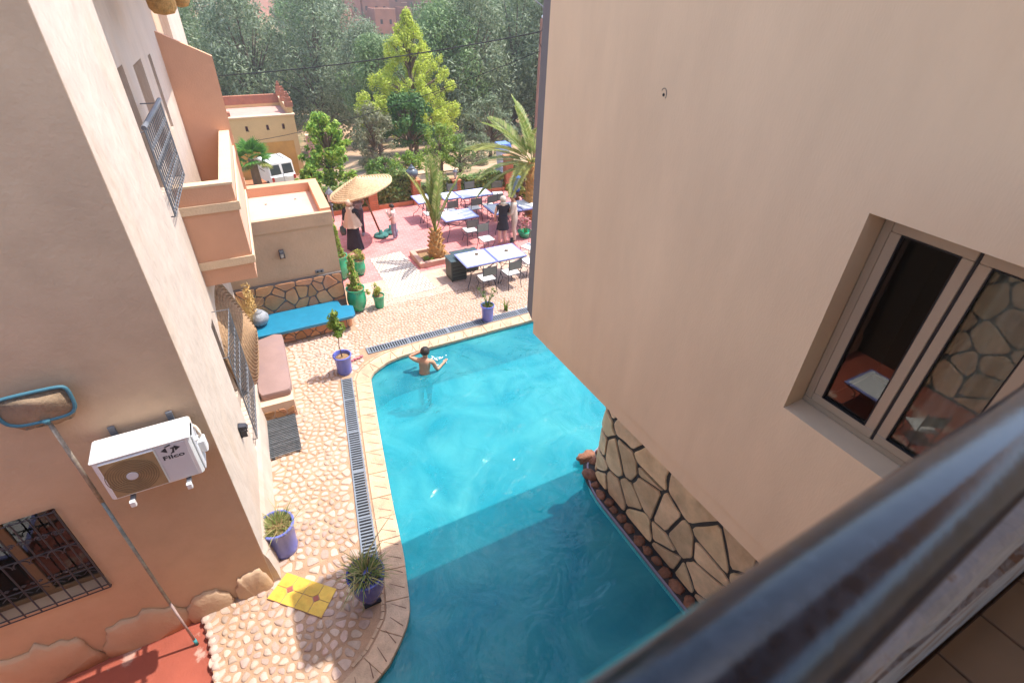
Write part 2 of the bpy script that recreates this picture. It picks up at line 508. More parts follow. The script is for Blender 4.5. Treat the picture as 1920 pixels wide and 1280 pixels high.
class MB:
    def __init__(s):
        s.v, s.f = [], []

    def add(s, vs, fs):
        o = len(s.v)
        s.v += [tuple(p) for p in vs]
        s.f += [tuple(i + o for i in f) for f in fs]
        return s

    def box(s, a, b):
        x0, y0, z0 = a
        x1, y1, z1 = b
        return s.add([(x0, y0, z0), (x1, y0, z0), (x1, y1, z0), (x0, y1, z0), (x0, y0, z1), (x1, y0, z1), (x1, y1, z1), (x0, y1, z1)],
                     [(0, 3, 2, 1), (4, 5, 6, 7), (0, 1, 5, 4), (1, 2, 6, 5), (2, 3, 7, 6), (3, 0, 4, 7)])

    def bbox(s, a, b, r):
        """box with chamfered edges"""
        x0, y0, z0 = a
        x1, y1, z1 = b
        ring = lambda i, z: [(x0 + i + r, y0 + i, z), (x1 - i - r, y0 + i, z), (x1 - i, y0 + i + r, z), (x1 - i, y1 - i - r, z),
                             (x1 - i - r, y1 - i, z), (x0 + i + r, y1 - i, z), (x0 + i, y1 - i - r, z), (x0 + i, y0 + i + r, z)]
        return s.loft([ring(r, z0), ring(0, z0 + r), ring(0, z1 - r), ring(r, z1)])

    def loft(s, rings, cap=True, close=True):
        n = len(rings[0])
        vs = [p for r in rings for p in r]
        fs = []
        for k in range(len(rings) - 1):
            for i in range(n if close else n - 1):
                j = (i + 1) % n
                fs.append((k * n + i, k * n + j, (k + 1) * n + j, (k + 1) * n + i))
        if cap:
            fs.append(tuple(range(n - 1, -1, -1)))
            fs.append(tuple((len(rings) - 1) * n + i for i in range(n)))
        return s.add(vs, fs)

    def prism(s, poly, z0, z1):
        """poly CCW in xy"""
        return s.loft([[(x, y, z0) for x, y in poly], [(x, y, z1) for x, y in poly]])

    def cyl(s, p0, p1, r0, r1=None, n=10, cap=True):
        p0, p1 = Vector(p0), Vector(p1)
        r1 = r0 if r1 is None else r1
        return s.tube([p0, p1], [r0, r1], n, cap)

    def tube(s, pts, r, n=8, cap=True):
        pts = [Vector(p) for p in pts]
        if not isinstance(r, (list, tuple)):
            r = [r] * len(pts)
        rings = []
        up = None
        for i, p in enumerate(pts):
            if i == 0:
                d = pts[1] - pts[0]
            elif i == len(pts) - 1:
                d = pts[-1] - pts[-2]
            else:
                d = (pts[i + 1] - pts[i]).normalized() + (pts[i] - pts[i - 1]).normalized()
            if d.length < 1e-9:
                d = Vector((0, 0, 1))
            d.normalize()
            if up is None:
                up = d.orthogonal().normalized()
            else:
                up = (up - d * up.dot(d))
                up = up.normalized() if up.length > 1e-6 else d.orthogonal().normalized()
            w = d.cross(up)
            rings.append([p + (up * math.cos(2 * PI * k / n) + w * math.sin(2 * PI * k / n)) * r[i] for k in range(n)])
        return s.loft(rings, cap)

    def lathe(s, prof, n=24, c=(0, 0, 0), wob=None, cap=True):
        rings = []
        for r, z in prof:
            rings.append([(c[0] + r * (1 + (wob(k / n * 2 * PI, z) if wob else 0)) * math.cos(2 * PI * k / n),
                           c[1] + r * (1 + (wob(k / n * 2 * PI, z) if wob else 0)) * math.sin(2 * PI * k / n), c[2] + z) for k in range(n)])
        return s.loft(rings, cap)

    def ball(s, c, r, n=12, m=8, jit=0.0, seed=0):
        r = r if isinstance(r, (tuple, list)) else (r, r, r)
        rings = []
        for j in range(1, m):
            t = PI * j / m
            ring = []
            for i in range(n):
                a = 2 * PI * i / n
                d = Vector((math.sin(t) * math.cos(a), math.sin(t) * math.sin(a), -math.cos(t)))
                k = 1 + (jit * noise.noise(d * 1.7 + Vector((seed * 3.1, seed * 1.7, seed))) if jit else 0)
                ring.append((c[0] + d.x * r[0] * k, c[1] + d.y * r[1] * k, c[2] + d.z * r[2] * k))
            rings.append(ring)
        return s.loft(rings)

    def xf(s, M):
        s.v = [tuple(M @ Vector(p)) for p in s.v]
        return s

    def mesh(s, name, m=None, smooth=False):
        me = bpy.data.meshes.new(name)
        me.from_pydata(s.v, [], s.f)
        if m:
            me.materials.append(m)
        if smooth:
            me.polygons.foreach_set('use_smooth', [True] * len(me.polygons))
        me.update()
        return me

    def build(s, name, m, parent=None, smooth=False, loc=None):
        return link(name, s.mesh(name, m, smooth), parent, loc)


def link(name, me, parent=None, loc=None):
    o = bpy.data.objects.new(name, me)
    COL.objects.link(o)
    if parent is not None:
        o.parent = parent
    if loc is not None:
        o.location = loc
    return o


def tag(o, label=None, cat=None, group=None, kind=None):
    if label:
        o['label'] = label
    if cat:
        o['category'] = cat
    if group:
        o['group'] = group
    if kind:
        o['kind'] = kind
    return o


def thing(name, label, cat, loc=(0, 0, 0), rz=0.0, group=None):
    o = bpy.data.objects.new(name, None)
    o.empty_display_size = 0.2
    COL.objects.link(o)
    o.location = loc
    o.rotation_euler = (0, 0, rz)
    return tag(o, label, cat, group)


def copy_tree(o, parent=None):
    c = o.copy()
    COL.objects.link(c)
    c.parent = parent
    for ch in o.children:
        copy_tree(ch, c)
    return c


def autosmooth(o, ang=40):
    me = o.data
    me.polygons.foreach_set('use_smooth', [True] * len(me.polygons))
    try:
        me.set_sharp_from_angle(angle=math.radians(ang))
    except Exception:
        pass
    return o


def np_mesh(name, verts, quads, m, smooth=False):
    me = bpy.data.meshes.new(name)
    nv, nq = len(verts), len(quads)
    me.vertices.add(nv)
    me.vertices.foreach_set('co', np.asarray(verts, np.float32).ravel())
    me.loops.add(nq * 4)
    me.loops.foreach_set('vertex_index', np.asarray(quads, np.int32).ravel())
    me.polygons.add(nq)
    me.polygons.foreach_set('loop_start', np.arange(0, nq * 4, 4, dtype=np.int32))
    me.polygons.foreach_set('loop_total', np.full(nq, 4, np.int32))
    me.materials.append(m)
    me.update(calc_edges=True)
    if smooth:
        me.polygons.foreach_set('use_smooth', [True] * nq)
    return me


def leaf_quads(cen, nor, size, aspect=0.5, rg=rng):
    """rhombic leaves at cen with rough normal nor"""
    n = len(cen)
    nor = nor / (np.linalg.norm(nor, axis=1, keepdims=True) + 1e-9)
    a = rg.normal(size=(n, 3))
    a -= nor * (a * nor).sum(1, keepdims=True)
    a /= np.linalg.norm(a, axis=1, keepdims=True) + 1e-9
    b = np.cross(nor, a)
    sz = (size * rg.uniform(0.6, 1.3, n))[:, None]
    p = np.stack([cen - a * sz, cen + b * sz * aspect, cen + a * sz, cen - b * sz * aspect], 1).reshape(-1, 3)
    return p, np.arange(n * 4).reshape(n, 4)


def lobe_leaves(lobes, n, size, aspect=0.5, rg=rng, shell=0.45, up=0.3, droop=0.0):
    """lobes: list of (center, (rx,ry,rz)); leaves spread through outer part of each lobe"""
    vol = np.array([l[1][0] * l[1][1] * l[1][2] for l in lobes]) ** 0.67
    cnt = np.maximum(1, (vol / vol.sum() * n).astype(int))
    C_, N_ = [], []
    for (c, r), k in zip(lobes, cnt):
        d = rg.normal(size=(k, 3))
        d /= np.linalg.norm(d, axis=1, keepdims=True)
        rad = 1 - shell * rg.random(k) ** 1.6
        C_.append(np.array(c) + d * np.array(r) * rad[:, None])
        N_.append(d + rg.normal(size=(k, 3)) * 0.55 + np.array([0, 0, up]))
    C_, N_ = np.concatenate(C_), np.concatenate(N_)
    return leaf_quads(C_, N_, size, aspect, rg)


def clip_poly(poly, px, py, nx, ny):
    """keep the side where (p-(px,py)).n <= 0"""
    out = []
    n = len(poly)
    for i in range(n):
        a, b = poly[i], poly[(i + 1) % n]
        da = (a[0] - px) * nx + (a[1] - py) * ny
        db = (b[0] - px) * nx + (b[1] - py) * ny
        if da <= 0:
            out.append(a)
        if (da < 0 < db) or (db < 0 < da):
            t = da / (da - db)
            out.append((a[0] + (b[0] - a[0]) * t, a[1] + (b[1] - a[1]) * t))
    return out


def voronoi_cells(seeds, gap, rect=None, rad=None, wts=None, nb=14):
    """cells of the seeds, each shrunk by gap/2 on every side; start shape is rect (x0,y0,x1,y1) or a disc of radius rad"""
    S = np.array(seeds)
    cells = []
    for i, (x, y) in enumerate(seeds):
        if rad:
            poly = [(x + rad * math.cos(k * PI / 6), y + rad * math.sin(k * PI / 6)) for k in range(12)]
        else:
            g = gap / 2
            poly = [(rect[0] + g, rect[1] + g), (rect[2] - g, rect[1] + g), (rect[2] - g, rect[3] - g), (rect[0] + g, rect[3] - g)]
        d2 = ((S - S[i]) ** 2).sum(1)
        for j in np.argsort(d2)[1:nb + 1]:
            d = math.sqrt(d2[j])
            if d < 1e-6:
                continue
            nx, ny = (S[j][0] - x) / d, (S[j][1] - y) / d
            w = (wts[i] - wts[j]) / (2 * d) if wts is not None else 0
            k = d / 2 + w - gap / 2
            poly = clip_poly(poly, x + nx * k, y + ny * k, nx, ny)
            if len(poly) < 3:
                break
        cells.append(poly if len(poly) >= 3 else None)
    return cells


def chaikin(poly, k=1, t=0.25):
    for _ in range(k):
        o = []
        n = len(poly)
        for i in range(n):
            a, b = poly[i], poly[(i + 1) % n]
            o.append((a[0] + (b[0] - a[0]) * t, a[1] + (b[1] - a[1]) * t))
            o.append((a[0] + (b[0] - a[0]) * (1 - t), a[1] + (b[1] - a[1]) * (1 - t)))
        poly = o
    return poly


def area(poly):
    return 0.5 * sum(poly[i][0] * poly[(i + 1) % len(poly)][1] - poly[(i + 1) % len(poly)][0] * poly[i][1] for i in range(len(poly)))


def poisson(n_try, inside, dmin, box, seed=1):
    rg = random.Random(seed)
    dm0 = dmin
    cell = dm0 * .72 / 1.4142
    grid, pts = {}, []
    for _ in range(n_try):
        dmin = dm0 * rg.choice((.72, .85, 1.0, 1.12))
        x, y = rg.uniform(box[0], box[2]), rg.uniform(box[1], box[3])
        k = (int(x // cell), int(y // cell))
        ok = True
        for i in range(-3, 4):
            for j in range(-3, 4):
                q = grid.get((k[0] + i, k[1] + j))
                if q and (q[0] - x) ** 2 + (q[1] - y) ** 2 < dmin * dmin:
                    ok = False
                    break
            if not ok:
                break
        if ok and inside(x, y):
            grid[k] = (x, y)
            pts.append((x, y))
    return pts


def seg_dist(p, a, b):
    ax, ay = a
    bx, by = b
    t = max(0, min(1, ((p[0] - ax) * (bx - ax) + (p[1] - ay) * (by - ay)) / ((bx - ax) ** 2 + (by - ay) ** 2 + 1e-12)))
    return math.hypot(p[0] - ax - t * (bx - ax), p[1] - ay - t * (by - ay))


def in_poly(x, y, poly):
    c = False
    n = len(poly)
    for i in range(n):
        x0, y0 = poly[i]
        x1, y1 = poly[(i + 1) % n]
        if (y0 > y) != (y1 > y) and x < (x1 - x0) * (y - y0) / (y1 - y0) + x0:
            c = not c
    return c


def wall_holes(A, B, z0, z1, th, holes, mb=None):
    """vertical wall from A to B (xy), outer face to the right of A->B, thickness th to the left; holes (s0,s1,z0,z1) in metres"""
    mb = mb or MB()
    ax, ay = A
    dx, dy = B[0] - ax, B[1] - ay
    Ln = math.hypot(dx, dy)
    dx, dy = dx / Ln, dy / Ln
    nx, ny = -dy, dx
    P = lambda s, d, z: (ax + dx * s + nx * d, ay + dy * s + ny * d, z)
    ss = sorted({0, Ln, *[h[0] for h in holes], *[h[1] for h in holes]})
    zs = sorted({z0, z1, *[h[2] for h in holes], *[h[3] for h in holes]})
    hole = lambda s, z: any(h[0] < s < h[1] and h[2] < z < h[3] for h in holes)
    for i in range(len(ss) - 1):
        for j in range(len(zs) - 1):
            s0, s1, a, b = ss[i], ss[i + 1], zs[j], zs[j + 1]
            if hole((s0 + s1) / 2, (a + b) / 2):
                continue
            mb.add([P(s0, 0, a), P(s1, 0, a), P(s1, 0, b), P(s0, 0, b)], [(0, 1, 2, 3)])
            mb.add([P(s0, th, a), P(s1, th, a), P(s1, th, b), P(s0, th, b)], [(3, 2, 1, 0)])
    for h in holes:
        s0, s1, a, b = h
        mb.add([P(s0, 0, a), P(s1, 0, a), P(s1, 0, b), P(s0, 0, b), P(s0, th, a), P(s1, th, a), P(s1, th, b), P(s0, th, b)],
               [(0, 4, 5, 1), (1, 5, 6, 2), (2, 6, 7, 3), (3, 7, 4, 0)])
    mb.add([P(0, 0, z0), P(Ln, 0, z0), P(Ln, 0, z1), P(0, 0, z1), P(0, th, z0), P(Ln, th, z0), P(Ln, th, z1), P(0, th, z1)],
           [(0, 3, 7, 4), (1, 5, 6, 2), (3, 2, 6, 7), (0, 4, 5, 1)])
    return mb


def clad(parent, A, B, z0, z1, n, gap, m, th=0.025, seed=1, round_k=1, curve=None, wv=0.0, mins=0.0, ex=1.0, name='stone'):
    """crazy-paving stones on the vertical face from A to B (outer face right of A->B); every stone an object"""
    rg = random.Random(seed)
    ax, ay = A
    dx, dy = B[0] - ax, B[1] - ay
    Ln = math.hypot(dx, dy)
    dx, dy = dx / Ln, dy / Ln
    nx, ny = dy, -dx
    seeds, tries = [], 0
    dmin = mins or math.sqrt(Ln * (z1 - z0) / n) * 0.62
    while len(seeds) < n and tries < 6000:
        p = (rg.uniform(0, Ln), rg.uniform(z0, z1))
        if all(((p[0] - q[0])) ** 2 + ((p[1] - q[1]) * ex) ** 2 > (dmin * rg.choice((0.5, 1, 1, 1.2))) ** 2 for q in seeds):
            seeds.append(p)
        tries += 1
    wts = [rg.uniform(-wv, wv) for _ in seeds]
    cells = voronoi_cells(seeds, gap, rect=(0, z0, Ln, z1), wts=wts, nb=24)
    out = []
    for (sx, sz), c in zip(seeds, cells):
        if not c or abs(area(c)) < 0.002:
            continue
        if area(c) < 0:
            c = c[::-1]
        c = chaikin(c, round_k, 0.16)
        cx = sum(p[0] for p in c) / len(c)
        cz = sum(p[1] for p in c) / len(c)
        t = th * rg.uniform(0.7, 1.3)
        f = curve or (lambda s, d: (ax + dx * s + nx * d, ay + dy * s + ny * d))
        jx, jz = rg.uniform(-.004, .004), rg.uniform(-.004, .004)
        r0 = [(*f(p[0], 0.002), p[1]) for p in c]
        r1 = [(*f(p[0], t * 0.8 + jx * (p[0] - cx) * 8), p[1]) for p in c]
        k = 0.94
        r2 = [(*f(cx + (p[0] - cx) * k, t + jx * (p[0] - cx) * 8), cz + (p[1] - cz) * k) for p in c]
        out.append(MB().loft([r0, r1, r2]).build(name, m, parent))
    return out


# =====================================================================================================
#  THE SETTING
# =====================================================================================================
POOL = [(-.9, 0.45), (-.9, 2.3), (-.6, 2.85), (-.3, 3.08), (-.05, 3.2), (.2, 3.33), (.41, 3.53), (.58, 3.72), (.67, 3.91), (.84, 4.68),
        (.98, 5.7), (1.06, 6.21), (1.3, 7.68), (1.55, 9.12), (1.69, 9.30), (2.07, 9.52), (2.37, 9.59), (3.15, 9.64), (9.0, 9.64),
        (9.0, 5.3), (5.3, 5.27), (4.9, 5.2), (4.6, 5.09), (4.4, 4.93), (4.24, 4.68), (4.14, 4.42), (4.11, 4.15), (4.11, 2.0), (4.1, 0.45)]
LEFT = POOL[1:19]          # the coped side
WATER_Z, FLOOR_Z = -0.09, -1.12


def terr_z(x, y):
    if y < 19.0:
        return -2.2
    if y < 20.0:
        return -2.2 + 2.15 * (y - 19.0)
    z = -0.05 - 0.2 * max(0, y - 21.5) - .11 * max(0, min(y, 44) - 23) * max(0, min(1, (6.5 - x) / 3))
    z = max(z, -6.6)
    if y > 118:
        z = -6.6 + 0.23 * (y - 118)
    z += 0.35 * noise.noise(Vector((x * .12, y * .12, 0))) * min(1, max(0, y - 22) / 10)
    if y > 118:
        z += 4 * noise.noise(Vector((x * .02, y * .02, 3.0))) * min(1, (y - 118) / 30)
    return z


def grid_axis(parts):
    o = []
    for a, b, st in parts:
        n = max(1, int(round((b - a) / st)))
        o += [a + (b - a) * i / n for i in range(n)]
    return o + [parts[-1][1]]


gx = grid_axis([(-220, -40, 20), (-40, 60, 2.5), (60, 240, 20)])
gy = grid_axis([(-110, 10, 30), (10, 19, 3), (19, 22, 0.5), (22, 60, 2.0), (60, 200, 6), (200, 270, 10)])
gv = [(x, y, terr_z(x, y)) for y in gy for x in gx]
gf = [(j * len(gx) + i, j * len(gx) + i + 1, (j + 1) * len(gx) + i + 1, (j + 1) * len(gx) + i) for j in range(len(gy) - 1) for i in range(len(gx) - 1)]
MBg = MB()
MBg.add(gv, gf)
tag(MBg.build('ground', ground_m, smooth=True), kind='structure')


def tess(outer, holes, z):
    loops = [[Vector((x, y, z)) for x, y in outer]] + [[Vector((x, y, z)) for x, y in h] for h in holes]
    tris = tessellate_polygon(loops)
    vs = [v for l in loops for v in l]
    fs = []
    for a, b, c in tris:
        n = (vs[b] - vs[a]).cross(vs[c] - vs[a])
        fs.append((a, b, c) if n.z > 0 else (a, c, b))
    return [tuple(v) for v in vs], fs


# deck slab with the pool cut out (outer edge leaves out the red floor at the lower left)
RED_EDGE = [(-1.84, 5.2), (-1.83, 5.0), (-1.80, 4.85), (-1.76, 4.5), (-1.75, 4.1), (-1.78, 3.6), (-1.9, 3.0), (-2.0, 0.0)]
deck_outer = [(-7, 5.2)] + RED_EDGE[:1] + RED_EDGE[1:] + [(16, 0.0), (16, 13.35), (-7, 13.35)]
mb = MB()
v_, f_ = tess(deck_outer, [POOL], 0.0)
mb.add(v_, f_)
n_ = len(deck_outer)
mb.add([(x, y, 0.0) for x, y in deck_outer] + [(x, y, -0.4) for x, y in deck_outer], [(i, i + n_, (i + 1) % n_ + n_, (i + 1) % n_) for i in range(n_)])
tag(mb.build('pool_deck', mortar_deck), kind='structure')
# pale cobbled deck beyond the pool laid on it, and the terrace of red tiles
mb = MB()
mb.add([(2.0, 11.9, 0.004), (16, 11.9, 0.004), (16, 13.345, 0.004), (2.0, 13.345, 0.004)], [(0, 1, 2, 3)])
tag(mb.build('pale_deck', far_deck), kind='structure')
mb = MB()
mb.box((-7, 13.352, -0.4), (16, 19.35, 0.0))
tag(mb.build('terrace_floor', terrace_m), kind='structure')
mb = MB()
mb.box((-7, -0.5, -0.3), (-1.7, 5.3, -0.09))
tag(mb.build('red_floor', redfloor), kind='structure')
# perforated white walkway on deck and terrace
mb = MB()
mb.prism([(3.08, 12.18), (4.32, 12.22), (4.14, 14.98), (3.12, 14.8)], 0.002, 0.012)
tag(mb.build('white_walkway', carpet_m), kind='structure')

# pool shell
mb = MB()
n_ = len(POOL)
mb.add([(x, y, -0.005) for x, y in POOL] + [(x, y, FLOOR_Z) for x, y in POOL], [(i, (i + 1) % n_, (i + 1) % n_ + n_, i + n_) for i in range(n_)])
v_, f_ = tess(POOL, [], FLOOR_Z)
mb.add(v_, f_)
tag(mb.build('pool_basin', pooltile_m), kind='structure')
v_, f_ = tess(POOL, [], WATER_Z)
mb = MB()
mb.add(v_, f_)
tag(mb.build('pool_water', water_m), kind='structure')
deck = bpy.data.objects['pool_deck']


def offset_line(pts, d):
    """offset an open polyline to its left by d"""
    out = []
    for i in range(len(pts)):
        a = pts[max(0, i - 1)]
        b = pts[min(len(pts) - 1, i + 1)]
        dx, dy = b[0] - a[0], b[1] - a[1]
        l = math.hypot(dx, dy)
        out.append((pts[i][0] - dy / l * d, pts[i][1] + dx / l * d))
    return out


def resample(pts, step):
    o, acc = [pts[0]], 0
    for a, b in zip(pts, pts[1:]):
        l = math.hypot(b[0] - a[0], b[1] - a[1])
        t = step - acc
        while t <= l:
            o.append((a[0] + (b[0] - a[0]) * t / l, a[1] + (b[1] - a[1]) * t / l))
            t += step
        acc = l - (t - step)
    return o


# coping stones along the left and far side
rg = random.Random(3)
fine = resample(LEFT, 0.06)
cop_in, cop_out = offset_line(fine, -0.035), offset_line(fine, 0.29)
i = 0
while i < len(fine) - 4:
    k = min(len(fine) - 1, i + rg.choice((7, 8, 9, 9)))
    idx = list(range(i, k + 1, 2)) if (k - i) % 2 == 0 else list(range(i, k, 2)) + [k]
    a = [cop_in[j] for j in idx]
    b = [cop_out[j] for j in idx]
    sh = rg.uniform(-0.012, 0.012)
    poly = a + b[::-1]
    cx, cy = sum(p[0] for p in poly) / len(poly), sum(p[1] for p in poly) / len(poly)
    q = [(cx + (x - cx) * 0.985, cy + (y - cy) * 0.985) for x, y in poly]
    if area(q) < 0:
        q = q[::-1]
    zt = 0.018 + rg.uniform(-.003, .004)
    q2 = [(cx + (x - cx) * 0.975, cy + (y - cy) * 0.975) for x, y in q]
    st = MB().loft([[(x, y, -0.045) for x, y in q], [(x, y, zt - .006) for x, y in q], [(x, y, zt) for x, y in q2]]).build('coping_stone', coping_m, deck)
    for g_ in range(2):
        j = i + int((g_ + .5) * (k - i) / 2)
        p0, p1 = Vector((*cop_in[j], 0)), Vector((*cop_out[min(j + 3, len(fine) - 1)], 0))
        p, e_ = p0.lerp(p1, 0.15), p0.lerp(p1, 0.78)
        w = (e_ - p).cross(V(0, 0, 1)).normalized() * 0.008
        MB().add([(*(p - w).xy, zt + .0015), (*(p + w).xy, zt + .0015), (*(e_ + w * .4).xy, zt + .0015), (*(e_ - w * .4).xy, zt + .0015)], [(0, 1, 2, 3)]).build('groove', groove_m, st)
    i = k
# narrow border bricks between coping and drain
for off, w_ in ((0.335, 0.045),):
    f2 = resample(LEFT[3:], 0.055)
    a, b = offset_line(f2, off - w_ / 2), offset_line(f2, off + w_ / 2)
    mb = MB()
    for i in range(0, len(f2) - 3, 3):
        q = [a[i], a[i + 3], b[i + 3], b[i]]
        cx, cy = sum(p[0] for p in q) / 4, sum(p[1] for p in q) / 4
        q = [(cx + (x - cx) * .93, cy + (y - cy) * .9) for x, y in q]
        if area(q) < 0:
            q = q[::-1]
        mb.prism(q, -.01, .014)
    tag(mb.build('border_bricks', coping_m, deck), kind='stuff')

# drain channels (grates)
def drain(A, B, w, label):
    ax, ay = A
    dx, dy = B[0] - ax, B[1] - ay
    Ln = math.hypot(dx, dy)
    rz = math.atan2(dy, dx)
    t = thing('drain_channel', label, 'drain', (ax, ay, 0), rz, 'drain grates round the pool')
    MB().box((0, -w / 2, .001), (Ln, w / 2, .006)).build('channel', dark_void, t)
    for s in (-1, 1):
        y0 = s * (w / 2 - .012)
        MB().bbox((0, y0 - .013, .002), (Ln, y0 + .013, .024), .003).build('side_frame', grate_m, t)
    mb = MB()
    sx = 0.0
    while sx < Ln - .02:
        mb.box((sx, -w / 2 + .022, .004), (sx + .024, w / 2 - .022, .020))
        sx += .060
    tag(mb.build('slats', grate_m, t), kind='stuff')
    sx = 0.0
    while sx < Ln:
        MB().bbox((sx, -w / 2 + .02, .003), (min(Ln, sx + .045), w / 2 - .02, .0235), .003).build('cross_bar', grate_m, t)
        sx += 1.0
    return t


drain((.365, 4.62), (1.10, 9.30), .235, 'long black drain grate running beside the left edge of the pool')
drain((1.76, 10.09), (8.6, 10.09), .25, 'black drain grate along the far edge of the pool')


# ---- cobbles
def pool_d(x, y):
    return min(seg_dist((x, y), LEFT[k], LEFT[k + 1]) for k in range(len(LEFT) - 1))


TILE = [(-.73, 5.19), (-.14, 4.61), (-.42, 4.29), (-1.04, 4.91)]
BENCH = [(-.66, 8.7), (.06, 8.7), (.16, 10.9), (-.6, 11.0)]


def wall_x(y):
    return -.88 + .07 * (y - 5.1)


def near_in(x, y):
    if y < 5.22:
        if y > 5.05:
            return False
        xl = -1.80 + .06 * (5.0 - y) if y > 4 else -1.74 - .1 * (4 - y)
        if x < xl + .06:
            return False
    elif x < wall_x(y) + .10:
        return False
    if in_poly(x, y, TILE) or in_poly(x, y, BENCH):
        return False
    if seg_dist((x, y), TILE[0], TILE[1]) < .05 or seg_dist((x, y), TILE[2], TILE[3]) < .05:
        return False
    if in_poly(x, y, POOL):
        return False
    if pool_d(x, y) < .46 + (.06 if 3.6 < y < 9.3 else 0):
        return False
    if seg_dist((x, y), (.365, 4.62), (1.10, 9.30)) < .22:
        return False
    if y > 9.85 and x > 1.6:
        return False
    if y > 11.15 or (y > 9.7 and x > 1.2 and y < 9.95):
        return False
    return True


def cobble(mb, c, h, cx, cy):
    lo = [(x, y, -.012) for x, y in c]
    r1 = [(cx + (x - cx) * .93, cy + (y - cy) * .93, h * .62) for x, y in c]
    r2 = [(cx + (x - cx) * .58, cy + (y - cy) * .58, h) for x, y in c]
    mb.loft([lo, r1, r2])


pts = poisson(60000, near_in, .122, (-2.2, 2.6, 1.4, 11.2), 5)
cells = voronoi_cells(pts, .017, rad=.125)
lst = []
rg = random.Random(11)
for (x, y), c in zip(pts, cells):
    if not c or abs(area(c)) < .0022:
        continue
    if area(c) < 0:
        c = c[::-1]
    c = chaikin(c, 1, .25)
    sc_ = rg.uniform(.86, 1.0)
    an = rg.uniform(0, PI)
    ca, sa, k = math.cos(an), math.sin(an), rg.uniform(.80, .97)
    c2 = []
    for px, py in c:
        u, w = (px - x) * sc_, (py - y) * sc_
        p, q = u * ca + w * sa, (-u * sa + w * ca) * k
        c2.append((x + p * ca - q * sa, y + p * sa + q * ca))
    lst.append((x, y, c2, rg.uniform(.009, .022)))
lst.sort(key=lambda t: math.hypot(t[0], t[1]) + (3 if t[1] < 3.25 else 0))
for x, y, c, h in lst[:300]:
    mb = MB()
    cobble(mb, c, h, x, y)
    autosmooth(mb.build('cobble', cobble_m, deck), 60)
mb = MB()
for x, y, c, h in lst[300:]:
    cobble(mb, c, h, x, y)
tag(autosmooth(mb.build('cobbles', cobble_far, deck), 60), kind='stuff')


def far_in(x, y):
    return (y > 10.28 and y < 12.0 and x > (1.85 if y > 11.0 else 1.25) and x < 9 and not (y < 10.3 and x < 1.7)) or (9.62 < y < 11.1 and .28 < x < 1.55 and pool_d(x, y) > .5) or \
           (12.0 <= y < 12.9 and 2.0 < x < 3.0) or (12.0 <= y < 12.35 and 3 < x < 9)


pts = poisson(60000, far_in, .085, (.2, 9.6, 9, 13.2), 6)
cells = voronoi_cells(pts, .022, rad=.08)
mb = MB()
for (x, y), c in zip(pts, cells):
    if not c or abs(area(c)) < .0012:
        continue
    if area(c) < 0:
        c = c[::-1]
    cobble(mb, chaikin(c, 1), random.uniform(.008, .018), x, y)
tag(autosmooth(mb.build('small_cobbles', cobble_far, deck), 60), kind='stuff')
# kerb of stones along the red floor edge
mb = MB()
for i, (x, y) in enumerate(resample(RED_EDGE[1:], .12)):
    mb.ball((x + .03, y, -.02), (.06, .062, .055), 8, 5, .4, i)
tag(mb.build('kerb_stones', cobble_m, deck, True), kind='stuff')

# ---- far side of the red courtyard (seen as a reflection in the window)
cw_ = thing('courtyard_wall', 'flagstone courtyard wall seen only as a reflection in the window panes', 'wall', (-6.4, 2.4, 0))
MB().box((-.3, -2.6, -.3), (0, 2.71, 5.2)).build('wall', mortar_dark, cw_)
for o in clad(cw_, (.002, -2.6), (.002, 1.55), -.05, 5.15, 70, .05, stone_r, .02, 14, 1, None, .03, .40):
    o.rotation_euler = (0, 0, 0)
MB().bbox((.001, 1.62, -.1), (.05, 2.69, 5.1), .01).build('reflection_panel', mat('panel_dark', (.06, .035, .02), bump=.3), cw_)  # unseen panel added so the left window pane reflects dark

# ---- step of yellow octagonal tiles
t = thing('tiled_step', 'small step of yellow octagonal tiles with two red diamonds on the cobbles', 'tiled step', (0, 0, 0))
A_, B_, C_, D_ = [Vector((*p, 0)) for p in TILE]
mb = MB()
mb.prism([tuple(p.xy) for p in (A_, D_, C_, B_)], -.01, .022)
mb.build('mortar_bed', mortar_deck, t)


def bil(u, w):
    return A_.lerp(B_, u).lerp(D_.lerp(C_, u), w)


for i in range(4):
    for j in range(2):
        u0, u1, w0, w1 = i / 4 + .006, (i + 1) / 4 - .006, j / 2 + .012, (j + 1) / 2 - .012
        pts_ = []
        for (cu, cw), du, dw in (((u0, w0), 1, 1), ((u1, w0), -1, 1), ((u1, w1), -1, -1), ((u0, w1), 1, -1)):
            inner = (j == 0 and dw == -1) or (j == 1 and dw == 1)
            cut = inner and ((i in (0, 2) and du == -1) or (i in (1, 3) and du == 1))
            if cut:
                a = (cu, cw + dw * .13)
                b = (cu + du * .065, cw)
                pts_ += [a, b] if (du, dw) in ((1, 1), (-1, -1)) else [b, a]
            else:
                pts_.append((cu, cw))
        q = [tuple(bil(u, w).xy) for u, w in pts_]
        if area(q) < 0:
            q = q[::-1]
        MB().prism(q, .0, .030 + random.uniform(-.001, .001)).build('tile', yellow_tile, t)
for cu in (.25, .75):
    q = [tuple(bil(*p).xy) for p in ((cu - .055, .5), (cu, .39), (cu + .055, .5), (cu, .61))]
    if area(q) < 0:
        q = q[::-1]
    MB().prism(q, .0, .031).build('diamond_tile', red_tile, t)

# =====================================================================================================
#  RIGHT BUILDING (overhanging block, window, flagstone ground floor)
# =====================================================================================================
XR, YC, ZB, ZT = 2.97, 4.82, 3.60, 7.28
rb = thing('poolside_building', 'beige plastered building overhanging the pool, with a window and flagstone ground floor', 'building', (6, 2, 0))
OFF = V(-6, -2, 0)


